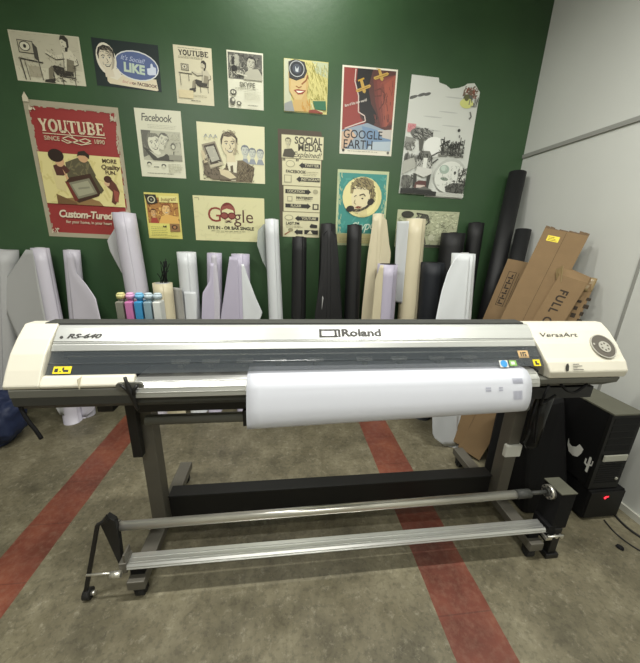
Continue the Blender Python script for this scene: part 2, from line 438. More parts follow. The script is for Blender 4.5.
def on_sheet(u0, u1, r0, r1, q):
    """a printed patch on the hanging sheet: u across 0..1, r row index range"""
    def at(u, r_):
        k = min(int(u * 24), 23); f_ = u * 24 - k; i_ = min(int(r_), len(grid) - 2); g_ = r_ - i_
        A_ = Vector(grid[i_][k]).lerp(Vector(grid[i_][k + 1]), f_); B_ = Vector(grid[i_ + 1][k]).lerp(Vector(grid[i_ + 1][k + 1]), f_)
        n_ = (Vector(grid[i_][k + 1]) - Vector(grid[i_][k])).cross(B_ - A_).normalized()
        if n_.y > 0: n_ = -n_
        if n_.z < -.5: n_ = -n_
        return A_.lerp(B_, g_) + n_ * .0022
    q._f([q.bm.verts.new(at(u0, r0)), q.bm.verts.new(at(u1, r0)), q.bm.verts.new(at(u1, r1)), q.bm.verts.new(at(u0, r1))], 'printgrey')
def patch_mark(kind, u0, u1, r0, r1, n, horiz):
    q = MB('printgrey')
    for k in range(n):
        if horiz: on_sheet(u0, u1, r0 + (r1 - r0) * k / n, r0 + (r1 - r0) * (k + .62) / n, q)
        else: on_sheet(u0 + (u1 - u0) * k / n, u0 + (u1 - u0) * (k + .62) / n, r0, r1, q)
    q.build(kind, media)
patch_mark('printed_label', .925, .965, 24, 29, 5, True)
patch_mark('printed_barcode', .925, .96, 34, 40, 7, False)
patch_mark('faint_marks', .82, .84, 31, 34.5, 2, True)
patch_mark('faint_marks', .87, .885, 31, 34.5, 2, True)
mb = MB('blue', 'green', 'white')
M1 = wn(.968, .012, .0008)
mb.cyl(M1 @ Vector((0, 0, 0)), M1 @ Vector((0, 0, .001)), .016, n=20, m='blue'); mb.box(-.020, .020, -.016, .016, -.0004, .0001, 'white', M=M1)
M1 = wn(1.012, .014, .0008); mb.box(-.017, .017, -.013, .013, 0, .0008, 'green', M=M1); mb.box(-.010, .008, -.007, .007, .0008, .0012, 'white', M=M1)
o = mb.build('round_sticker', win); o['label'] = 'blue round sticker beside a green square one'
# supply shaft and brackets underneath
mb = MB('midgrey', 'white'); mb.cyl((-.62, 1.31, .818), (1.28, 1.31, .818), .024, m='midgrey')
mb.build('supply_shaft', P)
mb = MB('black'); mb.box(-.640, 1.27, 1.28, 1.335, .875, .945); mb.build('under_beam', P, .003)
mb = MB('black'); mb.box(-.185, -.15, 1.27, 1.345, .79, .875); mb.build('shaft_holder', P, .003)
mb = MB('black'); mb.box(-.716, -.672, 1.33, 1.365, .60, .94); mb.box(-.75, -.69, 1.20, 1.35, .93, .96); mb.build('hanging_bracket', P, .003)
# lever in a grey escutcheon
mb = MB('midgrey'); mb.cyl((-.60, 1.118, 1.088), (-.60, 1.109, 1.087), .016, n=20); mb.box(-.60, -.535, 1.110, 1.119, 1.073, 1.103); mb.cyl((-.535, 1.118, 1.088), (-.535, 1.109, 1.087), .016, n=20)
mb.build('lever_plate', P, .001)
mb = MB('black')
mb.tube([(-.572, 1.098, 1.132), (-.568, 1.095, 1.115), (-.562, 1.093, 1.092), (-.556, 1.097, 1.06), (-.555, 1.105, 1.02), (-.555, 1.12, .985)], [.006, .006, .009, .011, .008, .006], n=8)
mb.tube([(-.59, 1.095, 1.102), (-.573, 1.093, 1.088), (-.558, 1.096, 1.062)], [.005, .006, .008]); mb.tube([(-.530, 1.095, 1.100), (-.543, 1.094, 1.086), (-.552, 1.096, 1.06)], [.005, .006, .008])
mb.build('loading_lever', P)
# dark strap from left end
mb = MB('blackmatte'); mb.tube(crm([(-.975, 1.14, 1.05), (-.97, 1.135, 1.00), (-.955, 1.13, .95), (-.935, 1.13, .90), (-.925, 1.13, .865)], 3), .007); mb.build('hanging_strap', P)
# cables at right underside
mb = MB('blackmatte')
for pts in ([(1.20, 1.14, 1.03), (1.18, 1.13, .98), (1.20, 1.15, .93), (1.28, 1.17, .96)], [(1.27, 1.15, 1.03), (1.30, 1.14, 1.0), (1.36, 1.15, .985), (1.42, 1.16, 1.02)], [(1.24, 1.2, .95), (1.25, 1.2, .80), (1.29, 1.22, .66)]):
    mb.tube(crm(pts, 5), .006)
mb.build('loose_cables', P)
mb = MB('blackgloss'); mb.cyl((1.40, 1.33, .93), (1.39, 1.34, .56), .04, n=20); mb.cyl((1.39, 1.34, .56), (1.39, 1.34, .53), .03, .02, n=20); mb.build('waste_ink_bottle', P)
# stand
def leg(x):
    q = MB('legmetal')
    q.box(x - .036, x + .036, 1.385, 1.465, .12, .93)
    q.box(x - .05, x + .05, 1.25, 1.47, .93, .955)
    o_ = q.build('leg', P, .004)
    q = MB('legmetal'); q.box(x - .038, x + .038, 1.085, 1.87, .075, .125); q.build('foot', P, .004)
    for y in (1.125, 1.82):
        q = MB('rubber', 'steel')
        q.cyl((x - .018, y, .026), (x + .018, y, .026), .026, n=20); q.box(x - .026, x + .026, y - .02, y + .02, .045, .075); q.box(x - .027, x - .021, y - .014, y + .014, .018, .05); q.box(x + .021, x + .027, y - .014, y + .014, .018, .05)
        q.build('caster', P)
leg(-.668); leg(1.335)
mb = MB('black'); mb.box(-.632, 1.299, 1.45, 1.50, .085, .245); mb.box(-.632, 1.299, 1.44, 1.52, .240, .25); mb.build('cross_beam', P, .003)
mb = MB('white'); mb.box(1.285, 1.385, 1.372, 1.40, .44, .52); o = mb.build('tape_wrap', P, .006); o['label'] = 'white tape wrapped around the right leg'
# rear shelf carrying the ink bottles
mb = MB('darkgrey'); mb.box(-.80, -.50, 1.347, 1.47, 1.225, 1.235); mb.build('rear_shelf', P, .002)

bots = [('bottle_k', 'cap_y', 'ink bottle with a yellow cap and grey body, leftmost behind the printer'), ('bottle_m', 'cap_p', 'pink ink bottle standing behind the printer'),
        ('bottle_c', 'cap_c', 'bright blue ink bottle standing behind the printer'), ('bottle_g', 'cap_g', 'grey-blue ink bottle, right of the bright blue one'),
        ('bottle_w', 'cap_g', 'pale clear ink bottle beside the short cream roll')]
for k, (bm_, cm, lab) in enumerate(bots):
    x = -.692 + k * .0375; y = 1.405
    T = thing('ink_bottle', (x, y, 1.235), lab, 'bottle', 'ink bottles behind the printer')
    q = MB(bm_); q.box(x - .0155, x + .0155, y - .03, y + .03, 1.235, 1.352); q.cyl((x, y, 1.352), (x, y, 1.362), .0145, .012, n=16); q.build('body', T, .005)
    q = MB(cm); q.cyl((x, y, 1.362), (x, y, 1.380), .0175, .0175, n=20); q.cyl((x, y, 1.380), (x, y, 1.386), .0175, .012, n=20); q.build('cap', T)

# ------------------------------------------------------------------ take-up unit
T = thing('take_up_unit', (.35, 1.14, 0), 'low aluminium take-up rail with black end brackets before the printer stand', 'take-up unit')
mb = MB('aluminium')
mb.prism([(1.100, .188), (1.100, .200), (1.108, .207), (1.114, .207), (1.116, .203), (1.120, .203), (1.122, .207), (1.136, .207), (1.138, .203), (1.142, .203), (1.144, .207), (1.162, .207), (1.162, .188)], -.70, 1.375)
mb.box(-.70, 1.375, 1.0965, 1.100, .188, .191)
mb.build('rail', T)
mb = MB('blackmatte'); mb.box(-.70, -.64, 1.12, 1.155, .126, .188); mb.build('rail_mount', T)
mb = MB('blackmatte'); mb.box(1.305, 1.365, 1.12, 1.155, .126, .188); mb.build('rail_mount', T)
# left bracket arm: a thin bent plate, apex at the roller, one leg to the floor wheel and one to the rail
def plate(pts, y0_, y1_, q): q.prism(pts, y0_, y1_, axis='Y')
mb = MB('black')
plate([(-.766, .450), (-.754, .478), (-.744, .450), (-.788, .425), (-.898, .050), (-.912, .045), (-.912, .060), (-.802, .430)], 1.118, 1.133, mb)
mb.build('outer_arm', T, .0015)
mb = MB('black')
plate([(-.792, .425), (-.758, .460), (-.730, .430), (-.728, .33), (-.738, .17), (-.750, .17), (-.776, .33)], 1.134, 1.160, mb)
mb.build('inner_arm', T, .002)
mb = MB('legmetal'); mb.box(-.732, -.700, 1.10, 1.165, .165, .222); mb.box(-.712, -.702, 1.105, 1.16, .222, .265); mb.build('rail_end_block', T, .003)
mb = MB('steel'); mb.cyl((-.87, 1.10, .175), (-.735, 1.10, .175), .005, m='steel'); mb.cyl((-.765, 1.09, .178), (-.72, 1.09, .178), .014, m='steel'); mb.build('pivot_shaft', T)
mb = MB('rubber', 'steel'); mb.cyl((-.918, 1.127, .026), (-.888, 1.127, .026), .0255, m='rubber'); mb.cyl((-.888, 1.127, .026), (-.872, 1.127, .026), .010, m='steel'); mb.build('guide_wheel', T)
mb = MB('blackgloss', 'steel'); mb.cyl((-.775, 1.168, .365), (-.745, 1.168, .365), .030, m='blackgloss'); mb.ring((-.745, 1.168, .365), (-.738, 1.168, .365), .027, .021, m='steel'); mb.build('roller_hub', T)
# motor box
mb = MB('blackmatte'); mb.box(1.405, 1.492, 1.102, 1.212, .20, .425); mb.box(1.385, 1.43, 1.10, 1.20, .12, .22)
mo = mb.build('motor_box', T, .004)
mb = MB('pctop'); mb.box(1.403, 1.494, 1.100, 1.214, .425, .430); mb.build('top_plate', mo)
mb = MB('steel', 'darkgrey'); mb.cyl((1.405, 1.160, .392), (1.383, 1.160, .392), .036, m='steel', n=28); mb.cyl((1.383, 1.160, .392), (1.375, 1.160, .392), .022, m='darkgrey')
for k in range(8):
    a = k * PI / 4; mb.cyl((1.384, 1.160 + .03 * math.cos(a), .392 + .03 * math.sin(a)), (1.380, 1.160 + .03 * math.cos(a), .392 + .03 * math.sin(a)), .005, m='darkgrey', n=8)
mb.build('chuck', mo)
mb = MB('steel'); mb.box(1.375, 1.41, 1.085, 1.16, .145, .16); mb.cyl((1.38, 1.085, .17), (1.47, 1.085, .17), .005)
for x in (1.39, 1.43, 1.46): mb.cyl((x, 1.08, .165), (x, 1.095, .165), .008, n=12)
mb.build('end_bracket', T)
mb = MB('black'); mb.box(1.43, 1.475, 1.10, 1.14, .03, .20); mb.box(1.415, 1.49, 1.09, 1.15, 0, .03); mb.build('support_foot', T, .003)

R_ = thing('take_up_tube', (.3, 1.17, .38), 'long bare metal tube held above the aluminium rail in front of the printer', 'tube')
mb = MB('steel'); mb.cyl((-.735, 1.168, .365), (1.20, 1.1605, .390), .0205, n=28); mb.build('tube_body', R_)
mb = MB('darkgrey'); mb.cyl((1.20, 1.1605, .390), (1.28, 1.160, .391), .0225, n=28); mb.cyl((1.28, 1.160, .391), (1.374, 1.160, .392), .010, n=20); mb.build('end_sleeve', R_)

# ------------------------------------------------------------------ PC tower on a box
T = thing('computer_tower', (1.95, 1.55, .225), 'tall black computer tower with white stickers on its side, at the right wall', 'computer')
x0, x1, y0, y1 = 1.838, 2.032, 1.31, 1.82
mb = MB('pcblack'); mb.box(x0, x1, y0 + .02, y1, .235, .735); mb.build('case_body', T, .003)
mb = MB('pctop'); mb.box(x0 - .002, x1 + .002, y0 - .005, y1, .736, .748); o = mb.build('top_panel', T, .003); o['label'] = 'greyish top panel'
mb = MB('pcfront', 'pcblack'); mb.box(x0 - .004, x1 + .004, y0, y0 + .019, .228, .735, 'pcfront')
for z in (.50, .545, .59, .635, .68): mb.box(x0 + .015, x1 - .015, y0 - .002, y0, z, z + .036, 'pcblack')
for k in range(9): mb.box(x0 + .02, x1 - .02, y0 - .002, y0, .27 + k * .016, .277 + k * .016, 'pcblack')
fp = mb.build('front_panel', T, .001)
mb = MB('pcsilver'); mb.box(x0 + .02, x1 - .015, y0 - .012, y0 - .003, .432, .475); mb.build('optical_drive', fp, .004)
mb = MB('pcsilver'); mb.cyl((x1 - .03, y0 - .001, .30), (x1 - .03, y0 - .007, .30), .009, n=16); mb.build('power_button', fp)
for a in range(4):
    mb = MB('rubber'); mb.box((x0 + .01, x1 - .04)[a % 2], (x0 + .04, x1 - .01)[a % 2], (y0 + .03, y1 - .08)[a // 2], (y0 + .08, y1 - .03)[a // 2], .2205, .235); mb.build('foot', T)
# cactus sticker + plain angular sticker on the left side (mesh YZ plane, x = x0)
def sidepoly(q, pts, dx):   # pts in (y,z)
    A = [q.bm.verts.new((x0 - dx, y, z)) for y, z in pts]; B = [q.bm.verts.new((x0 - dx + .0008, y, z)) for y, z in pts]
    q._f(A); q._f(B[::-1])
    for i in range(len(pts)): q._f([A[i], A[(i + 1) % len(pts)], B[(i + 1) % len(pts)], B[i]])
mb = MB('white')
cx, cz = 1.352, .375
sidepoly(mb, [(cx - .007, cz - .055), (cx + .007, cz - .055), (cx + .007, cz + .045), (cx, cz + .052), (cx - .007, cz + .045)], .001)
sidepoly(mb, [(cx + .007, cz - .020), (cx + .026, cz - .010), (cx + .026, cz + .024), (cx + .017, cz + .024), (cx + .017, cz - .002), (cx + .007, cz - .008)], .001)
sidepoly(mb, [(cx - .007, cz - .006), (cx - .024, cz + .004), (cx - .024, cz + .036), (cx - .015, cz + .036), (cx - .015, cz + .010), (cx - .007, cz + .006)], .001)
o = mb.build('cactus_sticker', T); o['label'] = 'white cactus shaped sticker'
mb = MB('white'); cx, cz = 1.455, .405
sidepoly(mb, [(cx + .055, cz + .040), (cx + .050, cz - .005), (cx + .030, cz - .040), (cx + .0, cz - .048), (cx - .03, cz - .035), (cx - .045, cz + .0), (cx - .05, cz + .035), (cx - .02, cz + .05), (cx - .005, cz + .02), (cx + .02, cz + .005), (cx + .042, cz + .012)], .001)
o = mb.build('plain_sticker', T); o['label'] = 'plain white curved sticker'
T = thing('power_supply_unit', (1.98, 1.5, 0), 'low black power box with a red light, under the computer tower', 'power supply')
mb = MB('pcblack'); mb.box(1.845, 2.09, 1.30, 1.80, .012, .220); mb.build('housing', T, .006)
mb = MB('pcfront'); mb.box(1.850, 2.085, 1.292, 1.30, .02, .212); mb.build('front_plate', T, .002)
mb = MB('led'); mb.cyl((1.953, 1.292, .170), (1.953, 1.2895, .170), .007, n=12); mb.box(1.956, 1.974, 1.290, 1.292, .175, .181); mb.build('indicator_light', T)
for a in (1.87, 2.05):
    for y in (1.32, 1.76): mb = MB('rubber'); mb.box(a, a + .03, y, y + .03, 0, .012); mb.build('foot', T)
mb = MB('blackmatte')  # black form added to fill the near-black area beside the printer leg
mb.hexa([(1.50, 1.36, 0), (1.815, 1.34, 0), (1.82, 1.78, 0), (1.50, 1.78, 0), (1.49, 1.50, .70), (1.79, 1.56, .72), (1.79, 1.77, .72), (1.49, 1.77, .70)])
o = mb.build('dark_area_filler', bevel=.03, loc=(1.68, 1.65, 0)); tag(o, 'matt black filler shape added for the dark area between the printer leg and the computer tower', 'filler')
# cables and dirt lump on floor
def floor_cable(pts, r, lab):
    q = MB('rubber'); q.tube(crm(pts, 8), r); return tag(q.build('power_cable', loc=(pts[0][0], pts[0][1], 0)), lab, 'cable')
floor_cable([(2.11, 1.50, .02), (2.105, 1.35, .007), (2.08, 1.24, .007), (2.09, 1.16, .007), (2.13, 1.08, .007), (2.17, .98, .007)], .0065, 'dark power cable curving along the baseboard in front of the power box')
floor_cable([(1.99, 1.28, .005), (1.97, 1.20, .005), (1.98, 1.12, .005), (2.03, 1.02, .005), (2.10, .90, .005)], .0042, 'thin dark cable on the floor, farther from the baseboard')
bmx = bmesh.new(); bmesh.ops.create_icosphere(bmx, subdivisions=3, radius=.018)
for v in bmx.verts: v.co *= random.uniform(.75, 1.15); v.co.z = max(-.006, v.co.z * .55)
me = bpy.data.meshes.new('dirt_clump'); bmx.to_mesh(me); bmx.free(); me.materials.append(MATS['blackmatte'])
o = bpy.data.objects.new('dirt_clump', me); C.collection.objects.link(o); o.location = (1.90, 1.11, .0065); tag(o, 'small dark clump of dirt on the bare floor in front of the power box', 'dirt')

# ------------------------------------------------------------------ rolls of vinyl
def roll(name, label_, base, top, rt, rb, m, core='vinyl_grey', flaps=(), seam=-70, group='rolls of vinyl along the green wall', cat='vinyl roll', inner=None, wave=.0, z0=.0):
    bx, by = base; P0 = Vector((bx, by, z0)); P1 = Vector(top)
    T = thing(name, (bx, by, z0), label_, cat, group)
    H_ = P1.z - z0
    def ax(h): return P0.lerp(P1, h)
    q = MB(m); n = 56; R = 14
    # spiral wound outer surface with a visible free edge
    rings = []
    lift = .0045
    for i in range(R + 1):
        h = i / R; c_ = ax(h); r = rb + (rt - rb) * h
        ring = []
        for k in range(n + 1):
            a = math.radians(seam) + 2 * PI * k / n
            rr = r * (1 + wave * math.sin(5 * h + 2 * a)) + lift * (k / n)
            ring.append(q.bm.verts.new((c_.x + rr * math.cos(a), c_.y + rr * math.sin(a), c_.z)))
        rings.append(ring)
    for i in range(R):
        for k in range(n): q._f([rings[i][k], rings[i][k + 1], rings[i + 1][k + 1], rings[i + 1][k]], None, True)
        q._f([rings[i][0], rings[i + 1][0], rings[i + 1][n], rings[i][n]])
    # ends with concentric winding step
    ri = inner or min(.038, rt * .62)
    for (ring, c_, up) in ((rings[-1], ax(1), 1), (rings[0], ax(0), 0)):
        a1 = []; a2 = []
        for k in range(n + 1):
            a = math.radians(seam) + 2 * PI * k / n
            a1.append(q.bm.verts.new((c_.x + ri * math.cos(a), c_.y + ri * math.sin(a), c_.z)))
            a2.append(q.bm.verts.new((c_.x + ri * math.cos(a), c_.y + ri * math.sin(a), c_.z - (.12 if up else -.12))))
        for k in range(n):
            q._f([ring[k], ring[k + 1], a1[k + 1], a1[k]]); q._f([a1[k], a1[k + 1], a2[k + 1], a2[k]], None, True)
    q.build('wound_sheet', T, recalc=False)
    q = MB(core); d = (P1 - P0).normalized()
    q.ring(P1 - d * .11, P1 + d * .004 * (1 if rt > .05 else 1), ri - .001, ri - .006); q.build('core', T)
    for fl in flaps:
        a0, sgn, prof, curl = fl[:4]; fm = fl[4] if len(fl) > 4 else m
        a0 = math.radians(a0); hs = [p[0] for p in prof]
        def width(z):
            for (z0, w0), (z1, w1) in zip(prof, prof[1:]):
                if z0 <= z <= z1:
                    t = (z - z0) / (z1 - z0); return w0 + (w1 - w0) * t
            return 0
        zs = [prof[0][0] + (prof[-1][0] - prof[0][0]) * i / 36 for i in range(37)]
        g = []
        e = Vector((math.cos(a0), math.sin(a0), 0)); tn = Vector((-math.sin(a0), math.cos(a0), 0)) * sgn
        for z in zs:
            h = (z - P0.z) / H_; c_ = ax(h); r = rb + (rt - rb) * h + lift + .0035; row = []
            w = width(z)
            for j in range(15):
                t = j / 14; L_ = w * t
                k_ = curl  # curvature: angle grows with distance
                th = k_ * L_
                if abs(th) < 1e-4: dx, dn = L_, 0
                else: dx, dn = math.sin(th) / k_, (1 - math.cos(th)) / k_
                row.append(c_ + e * (r + dn + .003 * math.sin(9 * z + 6 * t) * t) + tn * dx)
            g.append(row)
        q = MB(fm); q.sheet(g, .0009); q.build('loose_sheet', T)
    return T
G = 'rolls of vinyl along the green wall'
roll('vinyl_roll', 'pale grey vinyl roll at the left edge of the picture', (-2.4, 2.66), (-2.224, 2.84, 1.463), 0.087, 0.093, 'vinyl_grey')
roll('vinyl_roll', 'leaning lilac-white roll with a wide triangular sheet opened to its left', (-1.865, 2.64), (-1.943, 2.82, 1.487), 0.058, 0.066, 'vinyl', seam=-20,
     flaps=[(-100, -1, [(.10, .04), (.45, .16), (.78, .26), (1.14, .335), (1.20, .30), (1.475, .055)], 0.6, 'vinyl_grey')])
roll('vinyl_roll', 'lilac-white roll whose sheet bulges out to its right, under the red poster', (-1.805, 2.74), (-1.727, 2.85, 1.476), 0.055, 0.062, 'vinyl',
     flaps=[(-95, 1, [(.02, .03), (.10, .12), (.5, .24), (.88, .25), (1.10, .21), (1.22, .13), (1.30, .06), (1.45, .055)], 0.4),
            (-120, -1, [(.0, .16), (.12, .19), (.20, .10), (.5, .03)], 0.3, 'vinyl_grey')])
roll('vinyl_roll', 'tall lilac-white roll overlapping the red poster corner', (-1.146, 2.66), (-1.275, 2.84, 1.779), 0.082, 0.088, 'vinyl',
     flaps=[(130, 1, [(1.16, .0), (1.3, .07), (1.48, .125), (1.56, .13), (1.66, .06), (1.76, .03)], 1.0, 'vinyl_grey')])
roll('vinyl_roll', 'short cream vinyl roll behind the coloured ink bottles', (-0.984, 2.66), (-0.998, 2.72, 1.233), 0.074, 0.075, 'vinyl_cream', inner=.055,
     flaps=[(60, -1, [(.5, .12), (.9, .13), (1.19, .135)], -1.0, 'vinyl_grey')])
roll('vinyl_roll', 'white roll with a horizontal crease, right of the short cream roll', (-0.803, 2.74), (-0.817, 2.84, 1.484), 0.076, 0.076, 'vinyl_white', wave=.012,
     flaps=[(-110, 1, [(.3, .05), (1.12, .11), (1.16, .10)], -6)])
roll('vinyl_roll', 'slim lilac roll with a folded upper corner, below the wide poster with red glasses', (-0.652, 2.74), (-0.587, 2.85, 1.481), 0.06, 0.062, 'vinyl_lilac',
     flaps=[(-80, -1, [(.3, .10), (.95, .11), (1.15, .10), (1.25, .04), (1.40, .03)], 2.5), (-100, 1, [(.4, .06), (1.1, .07), (1.32, .05), (1.47, .04)], -6, 'vinyl')])
roll('vinyl_roll', 'lilac-white roll with sheets flaring out at both sides of its foot', (-0.37, 2.74), (-0.365, 2.84, 1.479), 0.076, 0.074, 'vinyl_lilac',
     flaps=[(-100, -1, [(.2, .22), (.9, .175), (1.2, .12), (1.46, .07)], 0.3), (-80, 1, [(.55, .08), (.86, .13), (.97, .175), (1.10, .12), (1.30, .05), (1.40, .02)], -1.0, 'vinyl_white')])
roll('vinyl_roll', 'tall white roll with a translucent sheet curling off its top left', (-0.033, 2.74), (-0.091, 2.85, 1.774), 0.056, 0.07, 'vinyl_white',
     flaps=[(130, 1, [(1.30, .0), (1.42, .07), (1.56, .115), (1.68, .10), (1.735, .04)], 1.0, 'translucent')])
roll('vinyl_roll', 'slim black roll directly below the stacked cream signs', (0.142, 2.74), (0.149, 2.84, 1.637), 0.062, 0.070, 'vinyl_black', core='blackmatte')
roll('vinyl_roll', 'wide black roll flaring at its foot with a torn pale edge', (0.43, 2.73), (0.397, 2.83, 1.754), 0.066, 0.115, 'vinyl_black', core='blackmatte',
     flaps=[(-100, -1, [(.6, .10), (.95, .11), (1.1, .09), (1.35, .06), (1.70, .05)], .5), (-150, 1, [(.92, .0), (1.02, .045), (1.12, .06), (1.2, .0)], 0.0, 'vinyl_grey'), (-80, 1, [(.6, .14), (1.2, .10), (1.7, .05)], -1)])
roll('vinyl_roll', 'black roll in front of the teal poster', (0.666, 2.74), (0.637, 2.84, 1.754), 0.064, 0.076, 'vinyl_black', core='blackmatte')
roll('vinyl_roll', 'tall cream roll tapering upward with a notch in its edge', (0.89, 2.8), (0.857, 2.875, 1.856), 0.05, 0.082, 'vinyl_cream', wave=.01,
     flaps=[(-75, 1, [(.6, .09), (1.25, .10), (1.52, .115), (1.60, .09), (1.84, .045)], -.5), (-105, -1, [(.4, .12), (1.0, .11), (1.5, .08), (1.83, .045)], .4)])
roll('vinyl_roll', 'short lilac roll in front of the two cream rolls', (0.935, 2.6), (0.912, 2.66, 1.435), 0.086, 0.087, 'vinyl_lilac', inner=.07, core='blackmatte',
     flaps=[(-130, -1, [(.3, .10), (1.30, .07), (1.43, .03)], 2.0, 'vinyl_cream')])
roll('vinyl_roll', 'tall wide cream roll with a white sheet opened at its left', (1.181, 2.66), (1.18, 2.8, 1.822), 0.085, 0.098, 'vinyl_cream',
     flaps=[(-150, -1, [(1.08, .10), (1.45, .12), (1.80, .13)], .5, 'vinyl_white')])
roll('vinyl_roll', 'thick black roll showing its top end, behind the white sheet roll', (1.517, 2.7), (1.564, 2.82, 1.716), 0.103, 0.108, 'vinyl_black', core='blackmatte')
roll('vinyl_roll', 'slim black roll right of the thick black roll', (1.765, 2.74), (1.8, 2.86, 1.814), 0.066, 0.068, 'vinyl_black', core='blackmatte')
roll('vinyl_roll', 'dark navy roll between the cream roll and the white sheet roll', (1.345, 2.52), (1.325, 2.66, 1.457), 0.098, 0.092, 'vinyl_navy', core='blackmatte')
roll('vinyl_roll', 'bright white roll with its sheet hanging open to the left, beside the cartons', (1.43, 2.12), (1.395, 2.32, 1.555), 0.085, 0.09, 'vinyl_white',
     flaps=[(-92, -1, [(.02, .10), (.12, .22), (.6, .26), (1.06, .255), (1.28, .215), (1.42, .175), (1.50, .135), (1.545, .09)], .8)])
GB = 'long black tubes in the right corner'
def btube(lab, p0, p1, r):
    T = thing('cardboard_tube', p0, lab, 'tube', GB); p0 = Vector(p0); p1 = Vector(p1); d = (p1 - p0).normalized()
    q = MB('vinyl_black'); q.ring(p0, p1, r, r * .86, n=40); q.build('tube_body', T)
    q = MB('blackmatte'); q.cyl(p1 - d * .05, p1 - d * .04, r * .85, n=30); q.build('end_plug', T)
btube('longest black tube, leaning in the corner where the walls meet', (1.80, 2.52, .03), (2.105, 2.85, 2.25), .070)
btube('shorter black tube leaning on the grey wall behind the cartons', (1.90, 2.42, .03), (2.128, 2.66, 1.76), .062)

# black cable ties poking out of the short cream roll
mb = MB('blackmatte')
for k in range(14):
    a = random.uniform(-1, 1); x = -.99 + random.uniform(-.03, .03); y = 2.715
    h = random.uniform(.06, .19); bend = random.uniform(-.03, .09)
    mb.tube([(x, y, 1.15), (x + a * .01, y, 1.24), (x + bend * .4, y - .01, 1.25 + h * .6), (x + bend * .7 + random.uniform(-.02, .02), y - .01, 1.25 + h)], .0035, n=5)
tag(mb.build('wire_bundle', loc=(-.99, 2.71, 1.15)), 'bunch of thin black wires poking out of the short cream roll', 'wires')

# ------------------------------------------------------------------ cartons
def carton(name, lab, b0, b1, t0, t1, depth, z_top, ink=None, flaps=True):
    """b0,b1 bottom left/right front corners (x,y) on the floor, t0,t1 the top ones (x,y,z)"""
    b0 = Vector((*b0, .0)); b1 = Vector((*b1, .0)); t0 = Vector(t0); t1 = Vector(t1)
    k = ((t0 + t1) / 2 - (b0 + b1) / 2).normalized(); w = ((t1 - t0).normalized() + (b1 - b0).normalized()).normalized()
    w = (w - k * w.dot(k)).normalized(); n_ = k.cross(w)
    if n_.y < 0: n_ = -n_
    W_ = ((t1 - t0).length + (b1 - b0).length) / 2; c0 = (b0 + b1) / 2; c1 = (t0 + t1) / 2; Lh = (c1 - c0).length
    # frame: u across, v up, w_ back
    lift = 0
    cs = [c0 + w * (s_ * W_ / 2) + n_ * d_ for s_ in (-1, 1) for d_ in (0, depth)]
    low = min(c_.z for c_ in cs); c0 = c0 + Vector((0, 0, -low + .003))
    Mx = Matrix(((w.x, k.x, -n_.x, c0.x), (w.y, k.y, -n_.y, c0.y), (w.z, k.z, -n_.z, c0.z), (0, 0, 0, 1)))
    T = thing(name, c0, lab, 'box', 'cardboard cartons leaning in the corner')
    q = MB('card', 'card_in'); t = .004
    q.box(-W_ / 2, W_ / 2, 0, Lh, -t, 0, 'card', M=Mx); q.box(-W_ / 2, W_ / 2, 0, Lh, -depth, -depth + t, 'card', M=Mx)
    q.box(-W_ / 2, -W_ / 2 + t, 0, Lh, -depth + t, -t, 'card', M=Mx); q.box(W_ / 2 - t, W_ / 2, 0, Lh, -depth + t, -t, 'card', M=Mx)
    q.box(-W_ / 2 + t, W_ / 2 - t, 0, t, -depth + t, -t, 'card_in', M=Mx); q.box(-W_ / 2 + t, W_ / 2 - t, Lh - .05, Lh - .05 + t, -depth + t, -t, 'card_in', M=Mx)
    q.build('body', T)
    return T, Mx, W_, Lh
def ink_build(T, fn, name='printed_marks'):
    q = MB('card_ink', 'tape', 'yellow', 'card'); fn(q); return q.build(name, T)
# B: behind left
T, Mx, W_, Lh = carton('cardboard_carton', 'cardboard carton with small printed handling symbols, leftmost of the leaning cartons', (1.40, 2.30), (1.60, 2.12), (1.913, 2.485, 1.46), (2.08, 2.325, 1.43), .10, 1.45)
def fB(q):
    x = -W_ / 2 + .045
    for a, b2, c_, d_ in ((0, .004, 0, .30), (.055, .059, 0, .30), (0, .059, 0, .004), (0, .059, .296, .30), (.075, .078, 0, .30), (.088, .090, .02, .26)): q.box(x + a, x + b2, Lh - .40 + c_, Lh - .40 + d_, .0005, .001, 'card_ink', M=Mx)
    for k in range(6): q.box(x + .010, x + .048, Lh - .385 + k * .045, Lh - .385 + k * .045 + .012, .0005, .001, 'card_ink', M=Mx); q.box(x + .012 + .01 * (k % 3), x + .024 + .01 * (k % 3), Lh - .37 + k * .045, Lh - .37 + k * .045 + .022, .0005, .001, 'card_ink', M=Mx)
ink_build(T, fB)
# A: tall one
T, Mx, W_, Lh = carton('cardboard_carton', 'tallest cardboard carton with a yellow tag near its ragged top', (1.335, 2.085), (1.53, 1.90), (1.92, 2.19, 1.70), (2.11, 2.01, 1.665), .08, 1.75)
def fA(q):
    q.box(-W_ / 2 + .04, -W_ / 2 + .115, Lh - .085, Lh - .045, .0005, .0012, 'yellow', M=Mx)
    for k in range(3): q.box(-W_ / 2 + .048, -W_ / 2 + .105 - .01 * k, Lh - .078 + k * .010, Lh - .075 + k * .010, .0012, .0016, 'card_ink', M=Mx)
    q.box(.004, .006, .02, Lh - .005, .0004, .0009, 'card_ink', M=Mx)
ink_build(T, fA)
q = MB('card_in')
for k in range(9):
    u0 = -W_ / 2 + k * W_ / 9; a = random.uniform(.012, .035); b2 = random.uniform(-.05, -.005)
    q.hexa([Mx @ Vector(p) for p in ((u0, Lh - .002, -.004), (u0 + W_ / 9, Lh - .002, -.004), (u0 + W_ / 9, Lh - .002, 0), (u0, Lh - .002, 0), (u0, Lh + a, b2 - .004), (u0 + W_ / 9, Lh + a * .8, b2 - .004), (u0 + W_ / 9, Lh + a * .8, b2), (u0, Lh + a, b2))])
q.build('ragged_top_flap', T)
